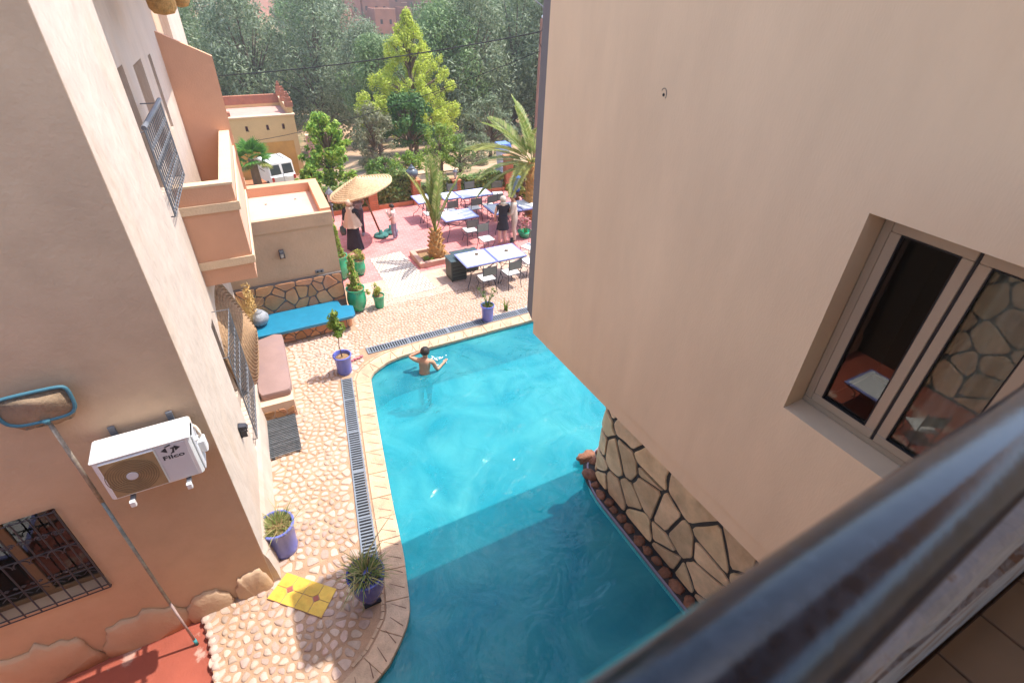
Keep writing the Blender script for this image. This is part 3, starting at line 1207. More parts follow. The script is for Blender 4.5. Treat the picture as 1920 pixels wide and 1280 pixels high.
def rbuild(mb, name, m, parent=None, smooth=False):
    mb.xf(Matrix.Translation(OFF))
    return mb.build(name, m, parent or rb, smooth)


WY0, WY1, WZ0, WZ1 = 0.46, 1.435, 4.84, 6.235
# wall along x = XR, outer face towards -X : right of direction A->B must be -X  => A=(XR, YC) -> B=(XR,-3) has right = -X
mb = wall_holes((XR, YC), (XR, -3.0), ZB, ZT, 0.28, [(YC - WY1, YC - WY0, WZ0, WZ1)])
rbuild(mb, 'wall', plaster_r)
mb = MB().prism([(XR + .001, YC + .001), (XR + .3, YC + .001), (XR + .3, 5.09), (XR + .085, 5.09)], ZB + .003, ZT + .003)
rbuild(mb, 'corner_return', grey_return)
mb = MB().box((XR + .30, 4.81, ZB + .002), (9.4, 5.085, ZT))
rbuild(mb, 'end_wall', plaster_r)
mb = MB().box((XR + .02, -3, ZB - .20), (9.4, 4.80, ZB - .002))
mb.box((XR + .28, -3, ZT - .25), (9.4, 4.80, ZT - .05))
rbuild(mb, 'slab', plaster_r)
mb = MB().box((XR + .003, 3.95, ZT + .002), (XR + .55, 5.05, ZT + .75))
rbuild(mb, 'roof_pier', plaster_r)
mb = MB().box((9.12, -3, ZB), (9.4, 4.80, ZT - .26))
mb.box((XR + .28, -3.0, ZB), (9.12, -2.8, ZT - .26))
rbuild(mb, 'rear_wall', plaster_r)
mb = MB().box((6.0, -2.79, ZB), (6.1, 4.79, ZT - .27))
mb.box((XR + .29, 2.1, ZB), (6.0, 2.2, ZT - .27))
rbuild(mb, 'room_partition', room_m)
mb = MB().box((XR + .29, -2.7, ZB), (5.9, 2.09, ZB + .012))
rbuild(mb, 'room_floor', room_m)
# window
win = bpy.data.objects.new('window', None)
COL.objects.link(win)
win.parent = rb
FX = XR + .19
fr = lambda y0, y1, z0, z1, d=.05, nm='frame', m=alum: rbuild(MB().bbox((FX, y0, z0), (FX + d, y1, z1), .004), nm, m, win)
fr(WY0 + .002, WY1 - .002, WZ0 + .002, WZ0 + .05)
fr(WY0 + .002, WY1 - .002, WZ1 - .05, WZ1 - .002)
fr(WY1 - .055, WY1 - .003, WZ0 + .05, WZ1 - .05)
fr(WY0 + .003, WY0 + .055, WZ0 + .05, WZ1 - .05)
FX -= .012
for a, b in ((.955, 1.375), (.52, .938)):
    sash = fr(a, b, WZ0 + .055, WZ0 + .115, .045, 'sash')
    fr(a, b, WZ1 - .11, WZ1 - .055, .045, 'sash')
    fr(a, a + .06, WZ0 + .115, WZ1 - .11, .045, 'sash')
    fr(b - .06, b, WZ0 + .115, WZ1 - .11, .045, 'sash')
    rbuild(MB().box((FX + .02, a + .055, WZ0 + .11), (FX + .026, b - .055, WZ1 - .105)), 'pane', glass_m, win)
    for (y0, y1, z0, z1) in ((a + .06, a + .066, WZ0 + .115, WZ1 - .11), (b - .066, b - .06, WZ0 + .115, WZ1 - .11), (a + .066, b - .066, WZ0 + .115, WZ0 + .122), (a + .066, b - .066, WZ1 - .117, WZ1 - .11)):
        rbuild(MB().box((FX - .002, y0, z0), (FX + .019, y1, z1)), 'gasket', gasket, win)
rbuild(MB().box((FX + .002, .939, WZ0 + .056), (FX + .03, .954, WZ1 - .056)), 'gasket', gasket, win)
rbuild(MB().box((FX + .016, 1.376, WZ0 + .052), (FX + .03, 1.3795, WZ1 - .052)), 'gasket', gasket, win)
FX += .012
# curtain behind the nearer sash, small rug and wall niche inside
mb = MB()
npl = 60
ring0, ring1 = [], []
for k in range(npl):
    y = .0 + .92 * k / (npl - 1)
    x = XR + .30 + .022 * math.sin(k * .8) + .008 * math.sin(k * .37)
    ring0.append((x, y, ZB + .05))
    ring1.append((x, y, 6.5))
mb.loft([ring0, ring1], False, False)
mb.loft([[(p[0] + .004, p[1], p[2]) for p in ring0], [(p[0] + .004, p[1], p[2]) for p in ring1]], False, False)
cu = rbuild(mb, 'curtain', curtain_m, win, True)
rbuild(MB().bbox((XR + .55, .3, ZB + .55), (XR + 1.2, 1.25, ZB + .62), .02), 'bed_cover', rug)
# plaster blemishes: an old drilled hole and a filled spot
rbuild(MB().cyl((XR - .0015, 3.15, 6.54), (XR + .01, 3.15, 6.54), .012, .012, 8), 'drill_hole', dark_void)
rbuild(MB().tube([(XR - .001, 3.15 + .03 * math.cos(a), 6.54 + .045 * math.sin(a)) for a in np.linspace(.6, 3.6, 9)], .003, 4), 'crack', mortar_grey)
# flagstone ground floor
SWALL = [(4.36, -1.0), (4.36, 4.36), (4.37, 4.5), (4.41, 4.64), (4.49, 4.77), (4.6, 4.86), (4.75, 4.91), (9.0, 4.92)]
fl = resample(SWALL, .03)
outl = offset_line(fl, 0)


def swcurve(s, d):
    t = max(0, min(len(fl) - 2, s / .03))
    i = int(t)
    a, b = fl[i], fl[i + 1]
    k = t - i
    dx, dy = b[0] - a[0], b[1] - a[1]
    l = math.hypot(dx, dy)
    # outward normal is to the left of travel (-X while travelling +Y)
    return (a[0] + dx * k - dy / l * d, a[1] + dy * k + dx / l * d)


mb = MB()
inn = [(5.5, 4.0), (5.5, -1.0)]
fls = resample(SWALL, .06)
bot = [(x, y, -1.3) for x, y in fls]
top = [(x, y, ZB - .201) for x, y in fls]
mb.loft([bot, top], False, False)
mb.f = [tuple(reversed(f)) for f in mb.f]
sw = rbuild(mb, 'stone_wall', mortar_dark)


class _P:
    pass


def clad_curve(parent, s0, s1, z0, z1, n, gap, m, th, seed, wv, mins):
    rg = random.Random(seed)
    seeds, tries = [], 0
    while len(seeds) < n and tries < 9000:
        p = (rg.uniform(s0, s1), rg.uniform(z0, z1))
        if all((p[0] - q[0]) ** 2 + ((p[1] - q[1]) * .75) ** 2 > (mins * rg.choice((.30, .42, .9, 1.1, 1.3))) ** 2 for q in seeds):
            seeds.append(p)
        tries += 1
    wts = [rg.uniform(-wv, wv) for _ in seeds]
    cells = voronoi_cells(seeds, gap, rect=(s0, z0, s1, z1), wts=wts, nb=24)
    for (sx, sz), c in zip(seeds, cells):
        if not c or abs(area(c)) < .004:
            continue
        if area(c) < 0:
            c = c[::-1]
        # wobble long edges a little, then soften corners
        c2 = []
        for i in range(len(c)):
            a, b = c[i], c[(i + 1) % len(c)]
            c2.append(a)
            if math.hypot(a[0] - b[0], a[1] - b[1]) > .16:
                mxx, mzz = (a[0] + b[0]) / 2, (a[1] + b[1]) / 2
                cxx, czz = sx - mxx, sz - mzz
                k = rg.uniform(-.05, .13)
                c2.append((mxx + cxx * k, mzz + czz * k))
        c = chaikin(c2, 1, .2)
        cx = sum(p[0] for p in c) / len(c)
        cz = sum(p[1] for p in c) / len(c)
        t = th * rg.uniform(.8, 1.3)
        r0 = [(*swcurve(p[0], -.01), p[1]) for p in c]
        r1 = [(*swcurve(p[0], t * .75), p[1]) for p in c]
        r2 = [(*swcurve(cx + (p[0] - cx) * .95, t), cz + (p[1] - cz) * .95) for p in c]
        mb = MB().loft([r0, r1, r2])
        mb.f = [tuple(reversed(f)) for f in mb.f]
        rbuild(mb, 'stone', m, parent)


clad_curve(sw, 1.6, 7.2, .05, ZB - .21, 88, .05, stone_r, .03, 22, .045, .46)
# rubble rocks at the pool rim in front of it
rg = random.Random(8)
rim = offset_line(resample([(4.36, 0.6), (4.36, 4.36), (4.37, 4.5), (4.41, 4.64), (4.49, 4.77), (4.62, 4.86), (4.9, 4.95), (5.6, 5.0)], .05), .125)
i = 0
while i < len(rim):
    x, y = rim[i]
    r_ = rg.uniform(.065, .10)
    big = 4.5 < y < 5.0
    if big:
        r_ *= 1.35
    tag(rbuild(MB().ball((x + rg.uniform(-.02, .02), y, .03), (r_ * rg.uniform(.9, 1.1), r_ * rg.uniform(1.0, 1.25), r_ * .75), 10, 7, .45, i), 'rim_rock', redrock, sw, True))
    i += int(r_ * 2.25 / .05) + 1
rbuild(MB().ball((4.47, 5.06, .04), (.17, .12, .11), 12, 8, .5, 77), 'rim_rock', redrock, sw, True)
# dark cement bed and thin pale rim under the rocks
bed = [p for p in offset_line(resample([(4.36, 0.4), (4.36, 4.36), (4.37, 4.5), (4.41, 4.64), (4.49, 4.77), (4.62, 4.86), (4.9, 4.95), (6, 5.0)], .1), .0)]
bo = offset_line(bed, .235)
mb = MB()
for k in range(len(bed) - 1):
    mb.add([(*bed[k], .028), (*bed[k + 1], .028), (*bo[k + 1], .028), (*bo[k], .028)], [(0, 1, 2, 3)])
rbuild(mb, 'rock_bed', mortar_dark, sw)
# pale tile lip of the basin on this side
R_ = POOL[19:]
lip = resample(R_, .1)
lo = offset_line(lip, .03)
mb = MB()
for k in range(len(lip) - 1):
    q = [lip[k], lip[k + 1], lo[k + 1], lo[k]]
    if area(q) < 0:
        q = q[::-1]
    mb.prism(q, -.02, .034)
tag(mb.build('pool_lip', mat('lip_tile', (.28, .25, .32), bump=.1), deck), kind='structure')

# =====================================================================================================
#  LEFT BUILDING
# =====================================================================================================
lb = thing('guesthouse', 'tan plastered guesthouse on the left with balcony and iron window grilles', 'building', (-3, 8, 0))
LO = Matrix.Translation(V(3, -8, 0))


def lbuild(mb, name, m, parent=None, smooth=False):
    if parent is None or parent in LBP:
        mb.xf(LO)
    return mb.build(name, m, parent or lb, smooth)


LBP = []
TOPZ = 9.0
# shaded face: outer side -Y, so direction -X -> +X has right = -Y
GX0, GX1, GZ0, GZ1 = -3.62, -2.47, 1.20, 2.62
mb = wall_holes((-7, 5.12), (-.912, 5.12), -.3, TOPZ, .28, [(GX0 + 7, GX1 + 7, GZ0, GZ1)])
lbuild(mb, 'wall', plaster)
mb = MB().prism([(-1.2, 5.13), (-.909, 5.13), (-.772, 7.12), (-1.2, 7.12)], -.3, TOPZ)
# finer grid on the pier so that its plaster may undulate
lbuild(mb, 'pier', plaster_lit)
# roughcast foot of the pier (plinth)
mb = MB()
ring = lambda o, z: [(-1.3, 5.135, z), (-.92 + o, 5.135, z), (-.775 + o, 7.2, z), (-.64 + o, 9.2, z), (-1.3, 9.2, z)]
mb.loft([ring(.10, -.1), ring(.085, .22), ring(.05, .55), ring(.005, .72)])
lbuild(mb, 'plinth', plaster_lit)
# wall beyond the pier, set back
A0, B0 = V(-.985, 7.12, 0), V(-.58, 12.95, 0)
Ls = (B0 - A0).length
sdy = lambda y: (y - 7.12) / 5.83 * Ls
# outer side +X; direction must have right=+X: going +Y -> right = +X. ok
hol = [(sdy(7.55), sdy(8.7), 4.65, 6.2), (sdy(9.4), sdy(10.2), 4.36, 6.1), (sdy(10.95), sdy(11.27), 4.92, 6.05), (sdy(7.45), sdy(8.6), .95, 2.5)]
mb = wall_holes((A0.x, A0.y), (B0.x, B0.y), 0, TOPZ, .34, hol)
lbuild(mb, 'side_wall', plaster_lit)
dL = (B0 - A0).normalized()
nL = V(dL.y, -dL.x, 0)
for k, h in enumerate(hol):
    p0, p1 = A0 + dL * h[0] - nL * .30, A0 + dL * h[1] - nL * .30
    mb = MB().loft([[tuple(p0 + V(0, 0, h[2])), tuple(p1 + V(0, 0, h[2])), tuple(p1 - nL * .03 + V(0, 0, h[2])), tuple(p0 - nL * .03 + V(0, 0, h[2]))],
                    [tuple(p0 + V(0, 0, h[3])), tuple(p1 + V(0, 0, h[3])), tuple(p1 - nL * .03 + V(0, 0, h[3])), tuple(p0 - nL * .03 + V(0, 0, h[3]))]])
    lbuild(mb, 'window_back', plaster if k < 3 else dark_void)
# eave above (just over the eye line) that shades the upper wall
mb = MB().prism([(-1.2, 7.5), (.10, 7.5), (.42, 13.4), (-1.2, 13.4)], 7.42, 7.62)
lbuild(mb, 'eave', plaster)
# balcony
bz0, bz1 = 2.83, 4.47
mb = MB().prism([(-.95, 9.1), (-.05, 9.1), (.20, 13.5), (-.62, 13.5)], bz0, 3.05)
lbuild(mb, 'balcony_floor', peach)
bal = lbuild(MB().prism([(-.95, 9.095), (-.045, 9.095), (-.035, 9.26), (-.93, 9.26)], 3.052, bz1), 'balcony_front', peach)
mb = MB().prism([(-.195, 9.262), (-.035, 9.262), (.205, 13.5), (.045, 13.5)], 3.051, bz1)
lbuild(mb, 'balcony_side', mat('plaster_peach_lit', (.66, .42, .30), var=.06, bump=.2))  # peach paled on the sunny side, sunlight put into the colour
for z in (4.065, 3.13):
    lbuild(MB().prism([(-.96, 9.065), (-.02, 9.065), (-.018, 9.092), (-.96, 9.092)], z, z + .135), 'balcony_band', cream)
    lbuild(MB().prism([(-.033, 9.07), (-.006, 9.07), (.232, 13.5), (.207, 13.5)], z, z + .135), 'balcony_band', cream)
lbuild(MB().prism([(-.95, 9.085), (-.03, 9.085), (-.02, 9.27), (-.19, 9.27), (-.93, 9.27)], bz1 + .001, bz1 + .035), 'balcony_cap', cream)
lbuild(MB().prism([(-.21, 9.272), (-.02, 9.272), (.218, 13.5), (.03, 13.5)], bz1 + .001, bz1 + .035), 'balcony_cap', cream)
# tall partition at the end of the balcony with a sloping top
pf = [(-.62, 3.05), (.21, 3.05), (.215, 4.6), (.225, 5.84), (-.56, 6.24), (-.62, 6.27)]
mb = MB().loft([[(x, 12.62, z) for x, z in pf], [(x, 12.80, z) for x, z in pf]])
mb.f = [tuple(reversed(f)) for f in mb.f]
lbuild(mb, 'balcony_partition', peach)
# farther block of the house
mb = MB().prism([(-3, 16), (-.42, 16), (-.2, 20), (-3, 20)], 0, TOPZ)
lbuild(mb, 'rear_block', plaster_lit)
mb = MB().prism([(-3, 12.95), (-.585, 12.95), (-.585, 16), (-3, 16)], 0, TOPZ)
lbuild(mb, 'link_block', plaster)
# rock relief at the foot of the shaded wall
rg = random.Random(5)
for cx, w, h in ((-6.0, 1.5, .55), (-4.75, 1.2, .40), (-3.5, 1.1, .75), (-2.45, .95, .62), (-1.72, .55, .50), (-1.15, .46, .62)):
    pf = []
    nk = 18
    for k in range(nk + 1):
        a = PI * k / nk
        pf.append((cx - w / 2 * math.cos(a) * (1 + .12 * rg.uniform(-1, 1)), max(0, h * math.sin(a) ** .55 * (1 + .10 * rg.uniform(-1, 1)))))
    rings = []
    for kk, d in ((1.0, .0), (1.0, .03), (.92, .055), (.6, .075), (.1, .08)):
        rings.append([(cx + (x - cx) * kk, 5.12 - d, -.12 + z * kk) for x, z in pf])
    lbuild(MB().loft(rings), 'rock_relief', plaster, None, True)


# iron grilles
def grille(name, P0, ux, uz, nrm, W, H, nb, m, parent, depth=.14, scrolls=True, step=0):
    """bars in the plane P0 + s*ux + z*uz, offset nrm*depth from the wall"""
    g = bpy.data.objects.new(name, None)
    COL.objects.link(g)
    g.parent = parent
    Q = lambda s, z, d=depth: tuple(P0 + ux * s + uz * z + nrm * d)
    T = lambda pts, r, nm, n=5: lbuild_g(MB().tube(pts, r, n), nm, m, g)
    for z in (0, .06, H * .30, H * .62, H - .02):
        T([Q(0, z), Q(W, z)], .008, 'rail')
    for s in (0, W):
        T([Q(s, 0), Q(s, H)], .010, 'rail')
    for s in (0, W):
        for z in (0, H - .02):
            T([Q(s, z, 0), Q(s, z)], .008, 'stay')
    for k in range(nb):
        s = W * (k + .5) / nb
        T([Q(s, .0), Q(s, H)], .0085, 'bar')
        if scrolls:
            r_ = W / nb * .45
            arc = [Q(s + r_ * math.cos(a), H * .62 - .01 - r_ * .9 + r_ * .9 * math.sin(a)) for a in np.linspace(-.4, PI + .4, 11)]
            T(arc, .0075, 'scroll', 4)
            for sg in (-1, 1):
                sp = []
                for a in np.linspace(0, 3.3 * PI, 22):
                    q = r_ * .55 * (1 - a / (3.6 * PI))
                    sp.append(Q(s + sg * (r_ * .5 + q * math.cos(a) - r_ * .1), H * .78 + q * math.sin(a)))
                T(sp, .007, 'scroll', 4)
                sp = []
                for a in np.linspace(0, 2.6 * PI, 18):
                    q = r_ * .32 * (1 - a / (3.2 * PI))
                    sp.append(Q(s + sg * (r_ * .5 + q * math.cos(a)), H * .30 + .07 + q * math.sin(a)))
                T(sp, .006, 'scroll', 4)
            T([Q(s - r_ * .9, H * .30 - .07), Q(s, H * .30 - .02), Q(s + r_ * .9, H * .30 - .07)], .005, 'scroll', 4)
    return g


def lbuild_g(mb, name, m, parent):
    mb.xf(LO)
    return mb.build(name, m, parent)


grille('window_grille', V(GX0, 5.12, GZ0), V(1, 0, 0), V(0, 0, 1), V(0, -1, 0), GX1 - GX0, GZ1 - GZ0, 8, iron, lb, .035)
# window behind that grille
wf = bpy.data.objects.new('window', None)
COL.objects.link(wf)
wf.parent = lb
woodframe = mat('window_wood', (.20, .12, .06), var=.2, bump=.2)
for a, b, c, d in ((GX0, GX1, GZ0, GZ0 + .07), (GX0, GX1, GZ1 - .07, GZ1), (GX0, GX0 + .07, GZ0 + .07, GZ1 - .07), (GX1 - .07, GX1, GZ0 + .07, GZ1 - .07), ((GX0 + GX1) / 2 - .05, (GX0 + GX1) / 2 + .05, GZ0 + .07, GZ1 - .07)):
    lbuild_g(MB().bbox((a, 5.28, c), (b, 5.33, d), .006), 'frame', woodframe, wf)
lbuild_g(MB().box((GX0 + .07, 5.30, GZ0 + .07), ((GX0 + GX1) / 2 - .05, 5.306, GZ1 - .07)), 'pane', glass_m, wf)
lbuild_g(MB().box(((GX0 + GX1) / 2 + .05, 5.30, GZ0 + .07), (GX1 - .07, 5.306, GZ1 - .07)), 'pane', glass_m, wf)
mb = MB().box((GX0 - .05, 5.40, GZ0 - .05), (GX1 + .05, 5.43, GZ1 + .05))
lbuild_g(mb, 'curtain', curtain_m, wf)
# side window grille (ground floor) and upper French railing
gp = A0 + dL * sdy(7.3)
grille('side_window_grille', V(gp.x, gp.y, .85), dL, V(0, 0, 1), nL, sdy(8.75) - sdy(7.3), 1.7, 11, iron_grey, lb, .26)
gp = A0 + dL * sdy(7.25)
g2 = grille('french_railing', V(gp.x, gp.y, 4.72), dL, V(0, 0, 1), nL, sdy(8.95) - sdy(7.25), 1.0, 13, iron_grey, lb, .24)
q0, q1 = gp + nL * .24, gp + dL * (sdy(8.95) - sdy(7.25)) + nL * .24
lbuild_g(MB().tube([q0 + V(0, 0, 5.74), q1 + V(0, 0, 5.74)], .028, 8), 'top_rail', iron_grey, g2)

# =====================================================================================================
#  OUTBUILDING with bench
# =====================================================================================================
ob = thing('outbuilding', 'low flat-roofed outbuilding with flagstone base beside the blue bench', 'building', (.5, 13, 0))
OM = Matrix.Translation(V(-.5, -13, 0))
obuild = lambda mb, n, m, p=None, s=False: mb.xf(OM).build(n, m, p or ob, s)
plan = [(-.75, 12.12), (1.80, 12.10), (1.92, 14.45), (-.75, 14.5)]
obuild(MB().prism(plan, 0, 2.52), 'wall', plaster)
obuild(MB().prism([(-.74, 12.125), (1.79, 12.105), (1.905, 14.44), (-.74, 14.49)], 2.521, 2.53), 'roof', mat('roof_screed', (.66, .44, .34), var=.1, scale=3, bump=.3))
obuild(MB().prism([(-.76, 12.09), (1.82, 12.07), (1.825, 12.19), (-.76, 12.21)], 2.40, 2.70), 'parapet', plaster)
obuild(MB().prism([(-.75, 14.25), (1.91, 14.2), (1.925, 14.46), (-.75, 14.51)], 2.522, 2.76), 'parapet', peach)
obuild(MB().prism([(1.60, 12.192), (1.825, 12.192), (1.915, 14.198), (1.69, 14.198)], 2.50, 2.76), 'parapet', peach)
cl = obuild(MB().prism([(-.74, 12.05), (1.80, 12.03), (1.80, 12.10), (-.74, 12.118)], 0, 1.17), 'stone_base', mortar_grey)
for o in clad(cl, (-.72, 12.048), (1.79, 12.028), .40, 1.16, 26, .03, stone_o, .018, 4, 1, None, .03, .26):
    o.location = tuple(OM.translation)
obuild(MB().bbox((1.20, 12.075, 1.22), (1.40, 12.115, 1.30), .008), 'socket_plate', mat('socket_grey', (.22, .22, .22), bump=.05))
obuild(MB().box((1.235, 12.068, 1.24), (1.275, 12.08, 1.28)), 'socket', dark_void)
obuild(MB().box((1.325, 12.068, 1.24), (1.365, 12.08, 1.28)), 'socket', dark_void)
for dx, dy in ((.75, 12.6), (1.25, 13.7), (.55, 13.6)):
    obuild(MB().ball((dx, dy, 2.54), (.03, .02, .012), 6, 4, .4, 3), 'debris', mortar_grey)

bb = thing('blue_bench', 'long masonry bench with bright blue seat and flagstone front', 'bench', (.7, 11.5, 0))
BM = Matrix.Translation(V(-.7, -11.5, 0))
bbuild = lambda mb, n, m, p=None, s=False: mb.xf(BM).build(n, m, p or bb, s)
sp = [(-.5, 11.12), (.11, 11.09), (1.74, 11.10), (1.82, 11.18), (1.86, 11.58), (1.76, 11.66), (1.60, 11.70), (1.58, 12.02), (-.5, 12.03)]
o = bbuild(MB().prism(sp, .345, .425), 'seat', blue_seat)
md = o.modifiers.new('b', 'BEVEL')
md.width = .015
md.segments = 2
fb = bbuild(MB().prism([(-.5, 11.27), (1.60, 11.27), (1.74, 11.36), (1.76, 11.6), (1.55, 12.0), (-.5, 12.0)], 0, .344), 'base', mortar_grey)
for o in clad(fb, (-.45, 11.268), (1.60, 11.268), .01, .335, 20, .022, stone_o, .018, 9, 1, None, .006, .13):
    o.location = tuple(BM.translation)
ow = clad(fb, (1.60, 11.27), (1.74, 11.36), .01, .335, 2, .02, stone_o, .015, 10, 1)
for o in ow:
    o.location = tuple(BM.translation)

# cushioned masonry bench along the left wall
cb = thing('cushioned_bench', 'masonry bench with long mauve brown mattress cushion against the left wall', 'bench', (-.3, 9.8, 0))
CM = Matrix.Translation(V(.3, -9.8, 0))
cbuild = lambda mb, n, m, p=None, s=False: mb.xf(CM).build(n, m, p or cb, s)
bs = cbuild(MB().prism([(-.64, 8.62), (-.02, 8.60), (.10, 10.85), (-.56, 10.9)], 0, .40), 'base', mat('bench_render', (.68, .47, .33), var=.08, bump=.2))
for o in clad(bs, (-.62, 8.618), (-.04, 8.60), .01, .26, 7, .02, stone_o, .016, 5, 1):
    o.location = tuple(CM.translation)
q = [(-.60, 8.78), (.00, 8.76), (.11, 10.80), (-.06, 10.88), (-.52, 10.74)]
sh = lambda k: [(-.22 + (x + .22) * k, 9.8 + (y - 9.8) * (1 - (1 - k) * .35)) for x, y in chaikin(q, 2, .08)]
o = cbuild(MB().loft([[(x, y, .402) for x, y in sh(.96)], [(x, y, .43) for x, y in sh(1.0)], [(x, y, .52) for x, y in sh(1.0)], [(x, y, .548) for x, y in sh(.975)], [(x, y, .556) for x, y in sh(.90)]]), 'mattress', cushion_m, None, False)
autosmooth(o, 50)

# slatted mat on the ground
sm = thing('slatted_mat', 'dark grey slatted duckboard lying on the cobbles before the cushioned bench', 'duckboard', (-.4, 8.0, 0))
for k in range(24):
    f_ = k / 23
    y = 7.56 + 1.06 * f_
    xl, xr_ = -.71 + .05 * f_, -.115 + .05 * f_
    MB().bbox((xl + .4, y - 8.0, .045), (xr_ + .4, y - 8.0 + .030, .065), .004).build('slat', slat_m, sm)
for xx in (-.63, -.2):
    MB().box((xx + .4, -.45, .005), (xx + .45, .63, .045)).build('runner', slat_m, sm)

# =====================================================================================================
#  OWN BALCONY: rail, parapet, floor
# =====================================================================================================
rl = thing('balcony_parapet', 'peeling parapet of the near balcony at the lower right', 'parapet', (.8, .1, 5.9))
PM = Matrix.Translation(V(-.8, -.1, -5.9))
pbuild = lambda mb, n, m, p=None, s=False: mb.xf(PM).build(n, m, p or rl, s)
peel = mat('peeling_paint', (.22, .18, .15), var=.25, scale=12, bump=1.0, bscale=25, col2=(.17, .10, .06), c2scale=9, c2lo=.56, c2hi=.60)
mb = MB()
rg = random.Random(12)
top, bot = [], []
nx_ = 90
rows = [[], [], [], []]
for k in range(nx_ + 1):
    x = -1.2 + 4.0 * k / nx_
    j = .006 * noise.noise(V(x * 9, 0, 1)) + .004 * noise.noise(V(x * 31, 0, 2))
    z = 6.765 + .006 * noise.noise(V(x * 14, 3, 0)) - .07 * x
    rows[0].append((x, .012 + j + .03 * x, z - .25))
    rows[1].append((x, .012 + j + .03 * x, z - .004))
    rows[2].append((x, .018 + j + .03 * x, z))
    rows[3].append((x, .058 + .03 * x, z))
mb.loft(rows, False, False)
mb.add([(-1.2, .022, 6.84), (2.8, .142, 6.56), (2.8, .142, 5.9), (-1.2, .022, 5.9)], [(0, 1, 2, 3)])
pbuild(mb, 'coping', peel)
pbuild(MB().box((-1.2, .028, 5.4), (2.8, .045, 6.45)), 'wall', peel)
pbuild(MB().box((-3, -2.2, 8.6), (7.5, .12, 8.75)), 'added_shade_slab', plaster)  # unseen slab added overhead to shade the balcony floor
# floor of the balcony: single tiles
bf = tag(MB().box((-1.5, -1.6, 5.80), (2.9, .027, 5.875)).build('balcony_floor', mat('grout', (.07, .045, .03), bump=.2)), kind='structure')
for i in range(20):
    for j in range(6):
        x, y = -1.2 + i * .203, .022 - .2 - j * .203
        if x > 2.7 or y < -1.2 or x < .4:
            continue
        MB().bbox((x, y, 5.876), (x + .2, y + .2, 5.886), .003).build('tile', balcony_tile, bf)
# wall of this building below the balcony
own = thing('near_building', 'plastered building carrying the near balcony, mostly out of view', 'building', (0, 0, 0))
MB().box((-9, -.30, -.4), (2.90, .025, 5.35)).build('wall', plaster, own)
# the round black rail close to the lens
ra = thing('handrail', 'thick black painted round handrail crossing close to the lens, out of focus', 'handrail', (0, 0, 0))
axp = V(0, 0, CAM_H) + V(-.14, .13, -.98).normalized() * .235
axd = V(.99, .07, -.14).normalized()
MB().tube([axp + axd * t for t in np.linspace(-1.4, 2.6, 30)], .030, 40).build('pipe', rail_m, ra, True)
for s in (-1.3, 1.9):
    p = axp + axd * s
    MB().cyl(p, (p.x, p.y + .06, 6.7 - .07 * p.x), .012, .012, 10).build('post', rail_m, ra, True)


# =====================================================================================================
#  THINGS ON THE LEFT WALL
# =====================================================================================================
def text_mesh(txt, size, m, extr=.001):
    cu_ = bpy.data.curves.new('t', 'FONT')
    cu_.body = txt
    cu_.size = size
    cu_.extrude = extr
    cu_.align_x = 'CENTER'
    cu_.offset = size * .02
    o = bpy.data.objects.new('t', cu_)
    COL.objects.link(o)
    dg = bpy.context.evaluated_depsgraph_get()
    me = bpy.data.meshes.new_from_object(o.evaluated_get(dg))
    bpy.data.objects.remove(o)
    me.materials.clear()
    me.materials.append(m)
    return me


# air conditioner: local x along the wall, y towards the viewer is -y
ac = thing('air_conditioner', 'white wall-mounted air conditioner outdoor unit with round fan grille and black logo', 'air conditioner', (-1.44, 4.86, 2.84), 0)
W2, D2, H2 = .41, .155, .56
ac_b = MB().bbox((-W2, -D2, .0), (W2, D2, H2 - .02), .022).build('casing', white_plastic, ac)
MB().bbox((-W2 - .008, -D2 - .012, H2 - .035), (W2 + .008, D2 + .01, H2), .012).build('top_cover', white_paint, ac)
for k in range(3):
    y0 = -.095 + k * .075
    MB().bbox((-.30, y0, H2 - .006), (.30, y0 + .028, H2 + .006), .005).build('top_rib', white_paint, ac)
MB().bbox((.10, -D2 - .004, .03), (W2 - .05, -D2 + .01, H2 - .05), .004).build('front_panel', ac_face, ac)
MB().bbox((-W2 + .04, -D2 - .014, .035), (.10, -D2 + .01, H2 - .045), .012).build('grille_frame', white_plastic, ac)
gr = MB().bbox((-W2 + .052, -D2 - .018, .047), (.088, -D2 - .013, H2 - .057), .002).build('fan_grille', ac_grille, ac)
fc = (-.154, .275)
for k in range(9):
    r_ = .052 + k * .0205
    mb = MB()
    mb.tube([(fc[0] + r_ * math.cos(a), -D2 - .019, fc[1] + r_ * math.sin(a)) for a in np.linspace(0, 2 * PI, 37)], .0035, 4, False)
    mb.build('ring', mat('grille_ring', (.22, .15, .08), bump=0), gr)
MB().cyl((fc[0], -D2 - .026, fc[1]), (fc[0], -D2 - .012, fc[1]), .048, .05, 24).build('hub', ac_face, ac)
lg = mat('logo_black', (.035, .04, .05), bump=0, rough=.5)
me = text_mesh('Filco', .088, lg)
o = link('logo_lettering', me, ac, (.225, -D2 - .0055, .335))
o.rotation_euler = (PI / 2, 0, 0)
o.scale = (1.15, .8, 1)
yy = -D2 - .006
lz, lx = .455, .225
tri = lambda pts: MB().loft([[(lx + x, yy, lz + z) for x, z in pts], [(lx + x, yy + .002, lz + z) for x, z in pts]]).build('logo_mark', lg, ac)
tri([(-.085, .0), (-.035, .035), (-.035, -.035)])
tri([(.085, .0), (.035, .035), (.035, -.035)])
tri([(-.045, .047), (.012, .060), (.012, .046), (-.030, .036)])
tri([(.0, .016), (.050, .020), (.046, .006), (.0, .002)])
tri([(.0, -.050), (.022, -.046), (.032, .004), (.016, .004)])
tri([(-.012, -.06), (.022, -.05), (.022, -.037), (-.012, -.047)])
MB().bbox((W2 + .004, -.02, .16), (W2 + .085, .10, .33), .012).build('valve_cover', white_plastic, ac)
